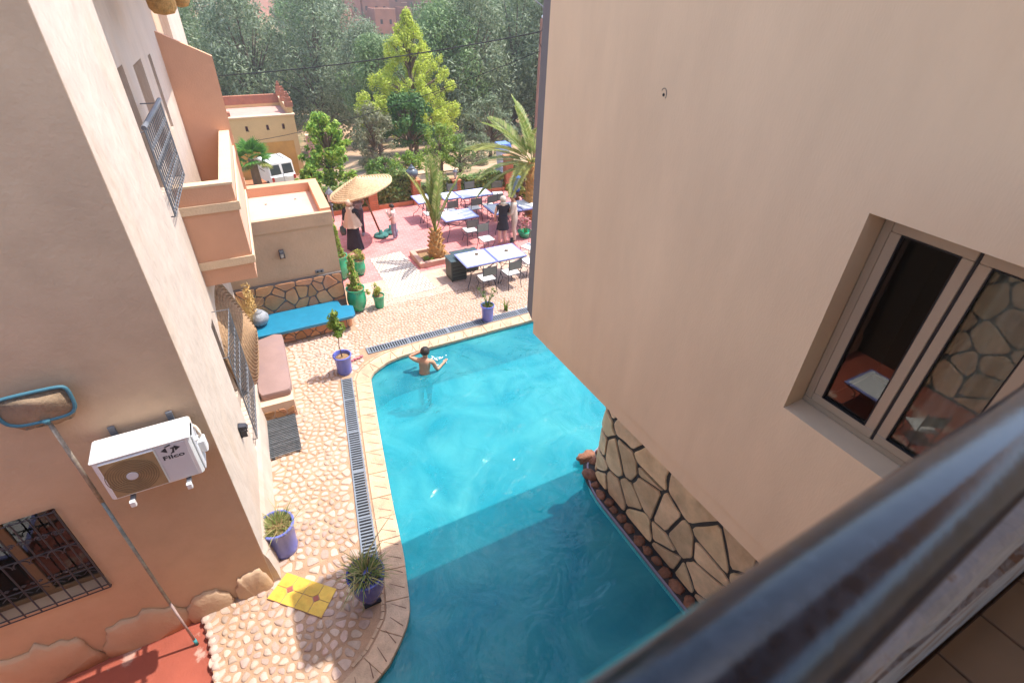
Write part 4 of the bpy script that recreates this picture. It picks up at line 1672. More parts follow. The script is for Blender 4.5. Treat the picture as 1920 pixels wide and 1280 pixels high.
MB().bbox((W2 + .002, -.11, .02), (W2 + .02, .12, H2 - .06), .008).build('side_panel', ac_face, ac)
MB().tube([(W2 + .05, .06, .33), (W2 + .06, .06, .40), (W2 + .04, .08, .455), (W2 - .0, .12, .47), (W2 - .02, .25, .46)], .016, 8).build('insulated_pipe', mat('pipe_wrap', (.62, .50, .40), bump=.3), ac, True)
MB().tube([(W2 + .03, .02, .32), (W2 + .075, .03, .37), (W2 + .05, .06, .43), (W2 + .01, .10, .44)], .006, 6).build('cable', mat('cable_white', (.7, .66, .6), bump=0), ac, True)
MB().ball((W2 + .02, -.05, .40), (.03, .03, .03), 10, 7).build('valve', white_plastic, ac, True)
for sx in (-.25, .25):
    MB().bbox((sx - .022, -D2 - .075, -.045), (sx + .022, .26, -.012), .004).build('bracket', iron_grey, ac)
    MB().bbox((sx - .024, -D2 - .085, -.075), (sx + .024, -D2 - .045, -.004), .004).build('bracket_end', white_plastic, ac)
    MB().bbox((sx - .03, .235, -.05), (sx + .03, .258, H2 + .05), .004).build('bracket_upright', iron_grey, ac)

# pool net leaning on the wall
nt_ = thing('pool_net', 'blue framed leaf skimmer net on long pole leaning against the left wall', 'pool net', (-1.94, 4.75, -.09))
nb_ = Vector((-1.94, 4.75, -.09))
top = Vector((-2.06, 5.03, 3.76)) - nb_
pm = lambda k: top * k
MB().tube([pm(0.0), pm(.03)], .021, 10).build('end_cap', mat('cap_teal', (.06, .30, .32), bump=.1), nt_, True)
MB().tube([pm(.02), pm(.25)], .015, 10).build('pole_lower', mat('pole_pink', (.42, .30, .27), var=.3, scale=14, bump=.1), nt_, True)
MB().tube([pm(.245), pm(.72)], .0175, 10).build('pole_middle', pole_metal, nt_, True)
MB().tube([pm(.715), pm(1.0)], .020, 10).build('pole_upper', mat('pole_worn', (.33, .28, .22), var=.4, scale=16, bump=.2), nt_, True)
fp = [(-.19, .02), (.17, .02), (.235, .10), (.245, .30), (.205, .345), (-.24, .345), (-.31, .30), (-.29, .08)]
fp = chaikin(fp, 2, .2)
pl = [Vector((top.x + x * 1.0 + .02, top.y - .03 + z * .02, top.z + z * 1.0)) for x, z in fp]
MB().tube(pl + [pl[0]], .017, 8, False).build('net_frame', net_blue, nt_, True)
mb = MB()
mb.tube([top + V(.0, -.02, -.02), top + V(.0, -.03, .04)], [.02, .045], 8)
mb.build('socket', net_blue, nt_, True)
# sagging bag of cloth
rings = []
cx_, cz_ = sum(p.x for p in pl) / len(pl), sum(p.z for p in pl) / len(pl)
for k, (sc_, dz, dy) in enumerate(((1.0, 0, 0), (.96, -.05, .022), (.88, -.12, .028), (.60, -.17, .028), (.15, -.19, .026))):
    rings.append([(cx_ + (p.x - cx_) * sc_ + .02 * noise.noise(V(p.x * 9, k, p.z * 9)), p.y + dy - .012 * abs(noise.noise(V(p.x * 14, k, 0))), cz_ + (p.z - cz_) * sc_ + dz * .8 + .025 * noise.noise(V(p.x * 11, 2, k))) for p in pl])
MB().loft(rings).build('net_bag', net_cloth, nt_, True)


# wall lamps
def wall_lamp(loc, rz, label):
    t = thing('wall_lamp', label, 'wall lamp', loc, rz, 'wall lamps')
    MB().bbox((-.055, -.02, -.11), (.055, .0, .11), .01).build('back_plate', iron, t)
    MB().loft([[(-.05, -.02, .02), (.05, -.02, .02), (.05, -.02, .105), (-.05, -.02, .105)], [(-.04, -.12, .045), (.04, -.12, .045), (.04, -.10, .085), (-.04, -.10, .085)]]).build('hood', iron, t)
    MB().bbox((-.04, -.075, -.075), (.04, -.02, .03), .012).build('diffuser', lamp_glass, t)
    for s in (-1, 1):
        MB().box((s * .05 - .006, -.09, -.09), (s * .05 + .006, -.02, .03)).build('cage_bar', iron, t)
    return t


wall_lamp((.56, 12.10, 1.86), 0, 'black framed wall lamp on the outbuilding wall above the flagstones')
wall_lamp((-.815, 6.46, 1.80), PI / 2 - .07, 'small black wall lamp on the sunlit corner pier above the cobbles')

# =====================================================================================================
#  STRAW PARASOLS
# =====================================================================================================
def canopy_mb(R, h, rings=13):
    mb = MB()
    prof = []
    for k in range(rings):
        r0, r1 = R * k / rings, R * (k + 1) / rings
        z0, z1 = h * (1 - (k / rings) ** 1.15), h * (1 - ((k + 1) / rings) ** 1.15)
        prof += [(max(r0, .003), z0 - .016), (r0 + (r1 - r0) * .25, (z0 * .75 + z1 * .25) + .024), (r0 + (r1 - r0) * .75, (z0 * .25 + z1 * .75) + .022)]
    prof.append((R, 0))
    prof.append((R - .01, -.03))
    for k in range(rings - 1, -1, -3):
        prof.append((max(R * k / rings, .003), h * (1 - (k / rings) ** 1.15) - .045))
    mb.lathe(prof, 56, wob=lambda a, z: .006 * math.sin(a * 7 + z * 30))
    return mb


pa = thing('straw_parasol', 'tilted round straw parasol standing on the red terrace', 'parasol', (3.94, 16.37, 0))
ax_ = Vector((-.46, .16, 1.78))
q_ = ax_.normalized().to_track_quat('Z', 'Y')
o = autosmooth(canopy_mb(1.04, .34).build('canopy', straw, pa), 70)
o.location = ax_ * .93
o.rotation_mode = 'QUATERNION'
o.rotation_quaternion = q_
MB().tube([(0, 0, .05), ax_ * 1.05], .032, 10).build('pole', wood, pa, True)
for k in range(8):
    a = k * PI / 4
    c_ = ax_ * .72
    e_ = ax_ * .93 + q_ @ V(math.cos(a) * .75, math.sin(a) * .75, .03)
    MB().tube([c_, e_], .010, 6).build('rib', wood, pa, True)
MB().lathe([(.24, 0), (.245, .05), (.235, .075), (.10, .085), (.06, .11), (.055, .22), (.0, .22)], 28).build('base', concrete_green, pa, True)
sb_ = thing('parasol_base', 'spare dark green parasol base on the red terrace behind the boy', 'parasol base', (4.33, 16.55, 0))
MB().lathe([(.24, 0), (.245, .05), (.235, .075), (.10, .085), (.06, .11), (.055, .26), (.0, .26)], 28).build('disc', concrete_green, sb_, True)

pb = thing('leaning_parasol', 'folded straw parasol propped on edge against the left wall under the balcony', 'parasol', (-.62, 9.75, 0))
o = autosmooth(canopy_mb(1.16, .40, 18).build('canopy', mat('straw_shaded', (.36, .22, .12), var=.3, scale=16, bump=.7, bscale=60), pb), 70)  # darker straw: shade under the balcony put into the colour
o.location = (-.12, -.05, 1.42)
o.rotation_euler = (0, math.radians(82), math.radians(-6))
MB().tube([(-.1, 0, 1.40), (-.12, .0, .05)], .03, 8).build('pole', wood, pb, True)
mb = MB()
p_, q4 = [], []
rr_ = np.random.default_rng(5)
cs = np.stack([rr_.uniform(.20, .36, 260), rr_.uniform(1.05, 1.55, 260), rr_.uniform(1.15, 1.75, 260)], 1)
p_, q4 = leaf_quads(cs, rr_.normal(size=(260, 3)), .05, .3, rr_)
link('straw_fringe', np_mesh('straw_fringe', p_, q4, leafmat('straw_leaf', [(.45, .26, .08), (.62, .42, .16), (.70, .52, .22)], .2)), pb)

# woven lampshades under the eave
for k, (x, y, lab) in enumerate(((-.26, 9.3, 'larger woven wicker lampshade hanging at the upper left edge'), (-.04, 9.9, 'smaller woven wicker lampshade beside the larger one at the upper left edge'))):
    t = thing('wicker_lampshade', lab, 'lampshade', (x, y, 6.69 + .06 * k), 0, 'wicker lampshades under the eave')
    r_ = .17 if k == 0 else .13
    autosmooth(MB().lathe([(.02, 0), (r_ * .7, .02), (r_ * .96, .08), (r_, .16), (r_ * .97, .24), (r_ * .75, .33), (.05, .38), (.02, .40)], 24, wob=lambda a, z: .02 * math.sin(a * 12)).build('shade', wicker, t), 60)
    MB().cyl((0, 0, .38), (0, 0, .76 - .06 * k), .006, .006, 6).build('cord', rope_m, t)

# =====================================================================================================
#  POTS AND PLANTS
# =====================================================================================================
grass_l = leafmat('grass_blades', [(.09, .16, .035), (.17, .24, .06), (.36, .33, .12), (.42, .34, .16)], .25)
shrub_l = leafmat('shrub_leaves', [(.06, .14, .025), (.11, .22, .03), (.20, .30, .05), (.05, .10, .02)], .3)
bright_l = leafmat('bright_leaves', [(.12, .24, .025), (.22, .34, .04), (.34, .42, .07), (.10, .18, .02)], .35)
yellow_l = leafmat('yellow_leaves', [(.34, .36, .05), (.42, .40, .07), (.20, .27, .04), (.46, .38, .12)], .3)


def pot(mb_prof, m, t, soil_z, soil_r, n=36):
    autosmooth(MB().lathe(mb_prof, n).build('pot', m, t), 35)
    MB().lathe([(soil_r, soil_z - .02), (soil_r, soil_z), (soil_r * .5, soil_z + .012), (.002, soil_z + .015)], 20).build('soil', soil, t, True)


def blue_prof(r, h):
    return [(.002, 0), (r * .78, 0), (r * .80, .03), (r * .86, h * .12), (r * .84, h * .2), (r * .95, h * .86), (r * 1.0, h * .90), (r * 1.07, h * .93), (r * 1.08, h * .985), (r * 1.04, h), (r * .95, h), (r * .90, h * .96), (r * .86, h * .7)]


def urn_prof(r, h):
    return [(.002, 0), (r * .45, 0), (r * .60, h * .03), (r * .80, h * .16), (r * .97, h * .38), (r * 1.0, h * .52), (r * .95, h * .70), (r * .87, h * .84), (r * .86, h * .90), (r * .97, h * .955), (r * .98, h), (r * .90, h), (r * .80, h * .95), (r * .78, h * .8)]


def blades(n, R, L, z0, m, seed, spread=.6, w=.008):
    """curved grass blades as strips"""
    rg = np.random.default_rng(seed)
    vs, qs = [], []
    for i in range(n):
        a = rg.uniform(0, 2 * PI)
        r = R * math.sqrt(rg.random())
        b = Vector((r * math.cos(a), r * math.sin(a), z0))
        d = Vector((math.cos(a + rg.normal() * .6), math.sin(a + rg.normal() * .6), 0))
        l = L * rg.uniform(.5, 1.2)
        lean = rg.uniform(.1, 1) * spread
        wv = Vector((-d.y, d.x, 0)) * w
        o = len(vs)
        for k in range(4):
            t = k / 3
            p = b + d * (l * lean * t * t * 1.1) + V(0, 0, l * (t - .45 * lean * t * t * t))
            ww = wv * (1 - .85 * t)
            vs += [tuple(p - ww), tuple(p + ww)]
        for k in range(3):
            qs.append((o + 2 * k, o + 2 * k + 1, o + 2 * k + 3, o + 2 * k + 2))
    return np_mesh('blades', vs, qs, m)


t = thing('blue_pot', 'wide blue glazed pot of short dry grass at the wall corner', 'plant pot', (-.70, 5.62, 0), 0, 'blue pots round the pool')
pot(blue_prof(.235, .62), blue_glaze, t, .55, .205)
link('grass', blades(420, .19, .14, .55, grass_l, 1, 1.2, .006), t)
link('hanging_grass', blades(26, .20, .30, .54, grass_l, 2, 1.9, .007), t)
t = thing('blue_pot', 'dark blue pot with arching grassy plant, in shade at the pool corner', 'plant pot', (.255, 4.27, 0), 0, 'blue pots round the pool')
pot([(.002, .03), (.10, .03), (.15, .10), (.21, .30), (.235, .48), (.235, .58), (.255, .60), (.255, .64), (.23, .645), (.215, .60)], mat('glaze_navy', (.05, .06, .30), var=.1, scale=5, bump=.05, rough=.25, coat=.3), t, .58, .20)
MB().bbox((-.12, -.12, 0), (.12, .12, .035), .005).build('pot_foot', dark_void, t)
link('grass', blades(320, .18, .22, .58, grass_l, 3, 1.2, .010), t)
link('arching_leaves', blades(26, .14, .33, .58, grass_l, 4, 1.6, .013), t)
t = thing('blue_pot', 'pale blue pot with thin young tree beside the drain', 'plant pot', (1.13, 9.55, 0), 0, 'blue pots round the pool')
pot(blue_prof(.185, .48), blue_glaze, t, .40, .155)
MB().tube([(0, 0, .40), (-.02, .02, .7), (.01, .03, .95), (-.03, .0, 1.25)], [.012, .010, .007, .004], 6).build('stem', bark, t, True)
p_, q4 = lobe_leaves([((-.02, .02, 1.38), (.13, .12, .13)), ((.05, .0, 1.16), (.13, .13, .11)), ((-.08, .06, 1.22), (.12, .12, .10)), ((-.0, -.06, 1.05), (.12, .10, .09)), ((.0, .0, 1.52), (.07, .07, .10))], 340, .05, .5, np.random.default_rng(9), .9)
link('foliage', np_mesh('foliage', p_, q4, bright_l), t)
t = thing('blue_pot', 'small blue pot with spiky succulent on the far pool edge', 'plant pot', (4.90, 10.12, 0), 0, 'blue pots round the pool')
pot(blue_prof(.165, .46), blue_glaze, t, .40, .14)
link('grass', blades(60, .11, .16, .40, shrub_l, 5, .9, .012), t)
for k, (a, l) in enumerate(((.4, .42), (1.7, .36), (2.6, .50), (3.6, .38), (5.2, .55), (5.9, .33))):
    e_ = V(math.cos(a) * l * .42, math.sin(a) * l * .42, .40 + l)
    MB().tube([(0, 0, .40), (e_.x * .4, e_.y * .4, .40 + l * .55), e_], [.012, .010, .006], 6).build('succulent_arm', mat('succulent', (.16, .24, .09), bump=.1), t, True)
    p_, q4 = lobe_leaves([((e_.x, e_.y, e_.z), (.05, .05, .06))], 16, .028, .4, np.random.default_rng(k), .9)
    link('leaf_tuft', np_mesh('leaf_tuft', p_, q4, shrub_l), t)

gp_ = 'green glazed urns by the outbuilding'
specs = [((2.06, 12.02), .245, .66, 'largest emerald green urn with upright conifer shrub beside the blue bench', 'thuja'),
         ((2.60, 11.93), .155, .36, 'small tapered emerald green pot with yellowish bush', 'yellow'),
         ((2.08, 13.95), .25, .72, 'tall emerald green urn with pointed shrub at the outbuilding corner', 'thuja2'),
         ((2.62, 13.95), .17, .46, 'emerald green urn with rounded bush half hidden between the larger urns', 'yellow2')]
for (x, y), r_, h_, lab, kind in specs:
    t = thing('green_urn', lab, 'plant pot', (x, y, 0), 0, gp_)
    if kind == 'yellow':
        pot([(.002, 0), (r_ * .72, 0), (r_ * .95, h_ * .9), (r_ * 1.05, h_ * .93), (r_ * 1.05, h_), (r_ * .95, h_), (r_ * .9, h_ * .9)], green_glaze, t, h_ * .9, r_ * .88)
    else:
        pot(urn_prof(r_, h_), green_glaze, t, h_ * .93, r_ * .80)
    rgk = np.random.default_rng(int(x * 100 + y))
    if kind.startswith('thuja'):
        hh = .85 if kind == 'thuja' else .95
        lobes = []
        for k in range(42):
            f_ = k / 42
            w_ = .15 * (1 - f_) ** .75
            an_ = k * 2.4
            lobes.append(((w_ * .7 * math.cos(an_) + rgk.normal() * .025, w_ * .7 * math.sin(an_) + rgk.normal() * .025, h_ + .03 + f_ * hh * rgk.uniform(.85, 1.1)), (.05, .05, rgk.uniform(.06, .14))))
        p_, q4 = lobe_leaves(lobes, 2600, .028, .35, rgk, .8, .8)
        link('foliage', np_mesh('foliage', p_, q4, leafmat('thuja_leaves', [(.14, .30, .03), (.24, .40, .04), (.40, .46, .07), (.26, .24, .07)], .3)), t)
        p_, q4 = lobe_leaves([((rgk.uniform(-.16, .16), rgk.uniform(-.16, .16), h_ + .04), (.07, .07, .07)) for k in range(8)], 260, .026, .4, rgk, .9)
        link('ground_leaves', np_mesh('ground_leaves', p_, q4, yellow_l), t)
        MB().tube([(0, 0, h_ * .9), (0, 0, h_ + .4)], [.02, .008], 6).build('stem', bark, t)
    else:
        p_, q4 = lobe_leaves([((rgk.normal() * .09, rgk.normal() * .09, h_ + rgk.uniform(.05, .32)), (.09, .09, .09)) for k in range(9)], 420, .032, .5, rgk, .9)
        link('foliage', np_mesh('foliage', p_, q4, yellow_l), t)
        MB().tube([(0, 0, h_ * .85), (.01, 0, h_ + .2)], [.012, .006], 6).build('stem', bark, t)
# a weed growing by the far drain
t = thing('weed', 'single upright weed growing beside the far drain near the grey corner', 'weed', (5.55, 10.33, 0))
link('leaves', blades(26, .05, .34, 0, bright_l, 8, .5, .016), t)
t = thing('pink_slippers', 'pink cloth lying on the cobbles near the pool corner', 'cloth', (1.46, 9.88, .02))
rg = random.Random(2)
for k in range(4):
    MB().ball((-.10 + k * .075, -.05 + k * .035 + rg.uniform(-.02, .02), .02), (.05, .035, .022), 8, 5, .4, k).build('fold', mat('cloth_rose', (.55, .16, .18), bump=.2), t, True)
# shell-shaped grey jar with straw beside the blue bench
t = thing('ribbed_jar', 'grey ribbed lidded clay jar at the end of the blue bench', 'jar', (-.28, 11.62, .425))
autosmooth(MB().lathe([(.002, 0), (.10, 0), (.17, .06), (.215, .16), (.21, .24), (.15, .32), (.09, .345)], 48, wob=lambda a, z: .05 * abs(math.sin(a * 9)) - .02).build('body', urn_grey, t), 60)
MB().lathe([(.11, .34), (.105, .36), (.05, .40), (.02, .45), (.002, .46)], 20).build('lid', urn_grey, t, True)
t = thing('dry_straw_bundle', 'bundle of dry golden straw between leaning parasol and flagstones', 'straw bundle', (-.50, 11.55, .43))
link('stalks', blades(300, .12, .75, 0, leafmat('straw_leaf', [(.45, .26, .08), (.62, .42, .16), (.70, .52, .22)], .2), 18, .5, .008), t)
MB().lathe([(.10, 0), (.12, .05), (.11, .3), (.09, .34)], 12).build('binding', straw, t)

# =====================================================================================================
#  TABLES AND CHAIRS
# =====================================================================================================
def make_table(w=.94, d=.92, label='', loc=(0, 0, 0), rz=0):
    t = thing('mosaic_table', label, 'table', loc, rz, 'mosaic tables on the terrace')
    x, y, z = w / 2, d / 2, .75
    MB().bbox((-x, -y, z - .035), (x, y, z - .002), .006).build('border', table_blue, t)
    MB().box((-x + .055, -y + .055, z - .01), (x - .055, y - .055, z + .001)).build('mosaic_panel', table_white, t)
    MB().tube([(-x + .02, -y + .02, z - .045), (x - .02, -y + .02, z - .045), (x - .02, y - .02, z - .045), (-x + .02, y - .02, z - .045), (-x + .02, -y + .02, z - .045)], .011, 6, False).build('rim', iron, t)
    for sx in (-1, 1):
        for sy in (-1, 1):
            c = V(sx * (x - .06), sy * (y - .06), 0)
            inn_ = V(-sx * .16, -sy * .16, 0)
            MB().tube([c + V(0, 0, z - .04), c + inn_ * .1 + V(0, 0, .66), c + inn_ * .9 + V(0, 0, .52), c + inn_ * 1.05 + V(0, 0, .36), c + inn_ * .55 + V(0, 0, .20), c + V(0, 0, .12), c - inn_ * .15 + V(0, 0, .0)], .011, 6).build('leg', iron, t, True)
    MB().tube([(-x + .18, -y + .18, .42), (0, 0, .36), (x - .18, y - .18, .42)], .009, 6).build('stretcher', iron, t, True)
    MB().tube([(x - .18, -y + .18, .42), (0, 0, .362), (-x + .18, y - .18, .42)], .009, 6).build('stretcher', iron, t, True)
    return t


tabs = [((5.50, 12.15, 0), .94, .92, 'near mosaic table left of the pair, beside the dark metal box'),
        ((6.455, 12.15, 0), .94, .92, 'near mosaic table right of the pair, closest to the grey wall corner'),
        ((6.33, 15.38, 0), 1.20, .86, 'mosaic table standing alone in the middle of the red terrace'),
        ((8.0, 15.32, 0), 1.05, .92, 'mosaic table that the two standing people lean on'),
        ((9.06, 15.32, 0), 1.02, .92, 'mosaic table right behind the two standing people'),
        ((6.76, 17.22, 0), .62, .72, 'small mosaic table left part of the back row by the hedge'),
        ((7.70, 17.12, 0), 1.24, .80, 'long mosaic table of the back row by the hedge'),
        ((5.78, 17.28, 0), .60, .86, 'narrow mosaic table beside the brick pillar, behind the small palm')]
for loc, w, d, lab in tabs:
    make_table(w, d, lab, loc)


def make_chair():
    t = thing('iron_chair', 'x', 'chair', (0, 0, 0), 0, 'iron chairs on the terrace')
    # faces +Y (towards its table); back at -Y
    MB().bbox((-.20, -.20, .43), (.20, .20, .455), .008).build('seat', seat_white, t)
    MB().bbox((-.195, -.235, .60), (.195, -.215, .84), .006).build('backrest', chair_panel, t)
    for s in (-1, 1):
        MB().tube([(s * .205, -.24, .90), (s * .205, -.215, .45), (s * .19, -.20, .30), (s * .215, -.27, 0)], .010, 6).build('leg', iron, t, True)
        MB().tube([(s * .20, .19, .44), (s * .20, .21, .36), (s * .15, .16, .22), (s * .205, .22, 0)], .010, 6).build('leg', iron, t, True)
        MB().ball((s * .205, -.242, .912), .016, 8, 6).build('finial', iron, t, True)
    MB().tube([(-.2, .19, .425), (-.2, -.2, .425), (.2, -.2, .425), (.2, .19, .425), (-.2, .19, .425)], .009, 6, False).build('seat_frame', iron, t)
    MB().tube([(-.205, -.235, .85), (.205, -.235, .85)], .009, 6).build('top_rail', iron, t)
    MB().tube([(-.18, .17, .24), (0, 0, .20), (.18, -.19, .26)], .007, 5).build('stretcher', iron, t)
    MB().tube([(.18, .17, .24), (0, 0, .205), (-.18, -.19, .26)], .007, 5).build('stretcher', iron, t)
    return t


chs = [((5.53, 11.50, 0), 0, 'iron chair with white seat before the near left table'),
       ((6.30, 11.52, 0), .08, 'iron chair with white seat before the near right table'),
       ((6.66, 13.85, 0), PI + .05, 'iron chair with grey back panel between the near tables and the woman in black'),
       ((7.62, 12.75, 0), PI * .62, 'iron chair at the grey wall corner beside the near right table'),
       ((7.15, 11.9, 0), PI / 2, 'iron chair at the right end of the near right table'),
       ((6.48, 14.72, 0), 0, 'iron chair before the lone middle table'),
       ((6.55, 16.58, 0), .05, 'iron chair at the left end of the back row'),
       ((7.45, 16.50, 0), -.05, 'iron chair before the middle of the back row'),
       ((8.05, 16.52, 0), .1, 'iron chair before the right end of the back row'),
       ((7.25, 17.85, 0), PI, 'iron chair behind the back row, left of two'),
       ((7.95, 17.82, 0), PI, 'iron chair behind the back row, right of two'),
       ((8.35, 16.15, 0), PI, 'iron chair on the far side of the table the two people lean on'),
       ((5.80, 16.62, 0), 0, 'iron chair half hidden behind the small palm'),
       ((8.9, 17.5, 0), PI * .9, 'iron chair near the right end of the hedge')]
chs.append(((-4.3, 2.6, -.09), .6, 'iron chair on the red courtyard floor, seen only as a reflection in the window'))
make_table(.94, .92, 'mosaic table on the red courtyard floor, seen only as a reflection in the window', (-4.2, 3.5, -.09))
proto = make_chair()
for k, (loc, rz, lab) in enumerate(chs):
    o = proto if k == 0 else copy_tree(proto)
    o.location = loc
    o.rotation_euler = (0, 0, rz)
    o['label'] = lab

for k, (x, y, lab) in enumerate(((5.62, 12.33, 'small grey ashtray on the near left table'), (6.50, 12.18, 'small brown bowl on the near right table'))):
    t = thing('ashtray', lab, 'ashtray', (x, y, .752), 0, 'ashtrays on the near tables')
    autosmooth(MB().lathe([(.002, 0), (.05, 0), (.06, .02), (.055, .035), (.045, .03), (.002, .012)], 18).build('dish', mat('dish_brown', (.20, .14, .09), bump=.1), t), 40)
    MB().lathe([(.002, .012), (.025, .012), (.022, .05), (.002, .055)], 12).build('lid', mat('dish_grey', (.35, .33, .30), bump=.1), t, True)
t = thing('bottle', 'small dark bottle on the table the two people lean on', 'bottle', (7.84, 15.25, .752))
MB().lathe([(.002, 0), (.03, 0), (.032, .12), (.015, .17), (.012, .22), (.002, .22)], 14).build('body', case_dark, t, True)
t = thing('metal_box', 'dark green metal box on the deck beside the near tables', 'box', (5.08, 12.52, 0))
MB().bbox((-.24, -.16, .03), (.24, .30, .62), .015).build('body', case_dark, t)
MB().bbox((-.26, -.18, .62), (.26, .32, .66), .01).build('lid', tarp, t)
for k in range(4):
    MB().box((-.20, -.164, .12 + k * .11), (.20, -.158, .14 + k * .11)).build('vent_slot', dark_void, t)
for sx in (-.2, .2):
    for sy in (-.12, .26):
        MB().cyl((sx, sy, 0), (sx, sy, .035), .02, .02, 8).build('foot', rubber, t)
t = thing('folded_tarpaulin', 'dark folded tarpaulin lying on a low crate behind the near left table', 'tarpaulin', (5.55, 13.0, 0))
MB().bbox((-.35, -.22, .0), (.35, .22, .50), .02).build('crate', case_dark, t)
mb = MB()
N_ = 14
gv = [(-.42 + .84 * i / N_, -.26 + .52 * j / N_, .53 + .03 * noise.noise(V(i * .5, j * .5, 0))) for j in range(N_ + 1) for i in range(N_ + 1)]
mb.add(gv, [(j * (N_ + 1) + i, j * (N_ + 1) + i + 1, (j + 1) * (N_ + 1) + i + 1, (j + 1) * (N_ + 1) + i) for j in range(N_) for i in range(N_)])
mb.add([(x, y, z - .02) for x, y, z in gv], [(j * (N_ + 1) + i, (j + 1) * (N_ + 1) + i, (j + 1) * (N_ + 1) + i + 1, j * (N_ + 1) + i + 1) for j in range(N_) for i in range(N_)])
mb.build('sheet', tarp, t, True)

# =====================================================================================================
#  PEOPLE
# =====================================================================================================
def skin_mesh(name, J, E, sub=2):
    """J: {name:(pos, radius)}, E: edges by name; first joint is the root"""
    names = list(J)
    me = bpy.data.meshes.new(name)
    me.from_pydata([J[k][0] for k in names], [(names.index(a), names.index(b)) for a, b in E], [])
    o = bpy.data.objects.new(name, me)
    COL.objects.link(o)
    o.modifiers.new('s', 'SKIN')
    sv = me.skin_vertices[0].data
    for i, k in enumerate(names):
        r = J[k][1]
        sv[i].radius = r if isinstance(r, tuple) else (r, r)
        sv[i].use_root = (i == 0)
    md = o.modifiers.new('u', 'SUBSURF')
    md.levels = sub
    md.render_levels = sub
    bpy.context.view_layer.update()
    dg = bpy.context.evaluated_depsgraph_get()
    out = bpy.data.meshes.new_from_object(o.evaluated_get(dg))
    bpy.data.objects.remove(o)
    out.polygons.foreach_set('use_smooth', [True] * len(out.polygons))
    return out


def shell(me, keep, off, m, name):
    """clothing: copy of the body faces for which keep(center) holds, pushed out along the normals"""
    me.update()
    vn = [v.normal.copy() for v in me.vertices]
    fs = [tuple(p.vertices) for p in me.polygons if keep(p.center)]
    used = sorted({i for f in fs for i in f})
    ix = {v: k for k, v in enumerate(used)}
    mb = MB()
    mb.add([me.vertices[i].co + vn[i] * off for i in used], [tuple(ix[i] for i in f) for f in fs])
    return mb.mesh(name, m, True)


def person(label, loc, rz, h, arms, legs=None, lean=(0, 0), sk=skin_m, cat='person', torso_w=1.0, head_turn=(0, 0)):
    """arms: ((elbow,wrist) left, (elbow,wrist) right) in units of height, local x right, y forward"""
    t = thing('person', label, cat, loc, rz)
    L = lambda x, y, z: (x * h + lean[0] * h * max(0, z - .5), y * h + lean[1] * h * max(0, z - .5), z * h)
    J = {'pel': (L(0, 0, .53), .070 * h * torso_w), 'bel': (L(0, 0, .61), (.072 * h * torso_w, .055 * h)), 'che': (L(0, .005, .73), (.085 * h * torso_w, .062 * h)),
         'cla': (L(0, 0, .80), (.06 * h, .042 * h)), 'nec': (L(0, .005, .845), .029 * h), 'jaw': (L(0, .018, .878), .040 * h), 'hed': (L(0, .012, .925), .053 * h), 'top': (L(0, .005, .962), .040 * h)}
    E = [('pel', 'bel'), ('bel', 'che'), ('che', 'cla'), ('cla', 'nec'), ('nec', 'jaw'), ('jaw', 'hed'), ('hed', 'top')]
    J['nose'] = (L(0, .070, .908), .009 * h)
    E.append(('hed', 'nose'))
    legs = legs or (((-.055, .01, .28), (-.055, -.01, .045)), ((.055, .01, .28), (.055, -.01, .045)))
    for s, nm, (kn, an), (el, wr) in ((-1, 'l', legs[0], arms[0]), (1, 'r', legs[1], arms[1])):
        J[nm + 'hip'] = (L(s * .052, 0, .49), .056 * h)
        J[nm + 'kne'] = (L(*kn), .034 * h)
        J[nm + 'clf'] = (L(kn[0] * .5 + an[0] * .5, kn[1] * .5 + an[1] * .5 - .008, (kn[2] + an[2]) / 2 + .03), .031 * h)
        J[nm + 'ank'] = (L(*an), .020 * h)
        J[nm + 'toe'] = (L(an[0] * 1.15, an[1] + .085, an[2] - .027), .017 * h)
        E += [('pel', nm + 'hip'), (nm + 'hip', nm + 'kne'), (nm + 'kne', nm + 'clf'), (nm + 'clf', nm + 'ank'), (nm + 'ank', nm + 'toe')]
        J[nm + 'sho'] = (L(s * .108 * torso_w, 0, .80), .036 * h)
        J[nm + 'elb'] = (L(*el), .024 * h)
        J[nm + 'wri'] = (L(*wr), .016 * h)
        ev, wv_ = Vector(el), Vector(wr)
        d = (wv_ - ev).normalized()
        side = d.orthogonal().normalized()
        if abs(d.z) < .9:
            side = d.cross(V(0, 0, 1)).normalized()
        pc = wv_ + d * .032
        J[nm + 'pal'] = (L(*pc), (.020 * h, .013 * h))
        E += [('cla', nm + 'sho'), (nm + 'sho', nm + 'elb'), (nm + 'elb', nm + 'wri'), (nm + 'wri', nm + 'pal')]
        cr = d.cross(side)
        for k, (o_, l_) in enumerate(((-.013, .036), (-.0045, .043), (.0045, .041), (.013, .033))):
            a_ = pc + side * o_ + d * .022
            b_ = a_ + d * l_ * .75 - cr * .012 + side * o_ * .3
            J[f'{nm}f{k}a'] = (L(*a_), .0052 * h)
            J[f'{nm}f{k}b'] = (L(*b_), .0042 * h)
            E += [(nm + 'pal', f'{nm}f{k}a'), (f'{nm}f{k}a', f'{nm}f{k}b')]
        a_ = pc + side * -.024 - d * .004
        J[nm + 'th'] = (L(*a_), .006 * h)
        J[nm + 'tb'] = (L(*(a_ + d * .026 - side * .008)), .0048 * h)
        E += [(nm + 'pal', nm + 'th'), (nm + 'th', nm + 'tb')]
    me = skin_mesh('body', J, E)
    me.materials.clear()
    me.materials.append(sk)
    link('body', me, t)
    hc = Vector(J['hed'][0])
    return t, me, h, hc


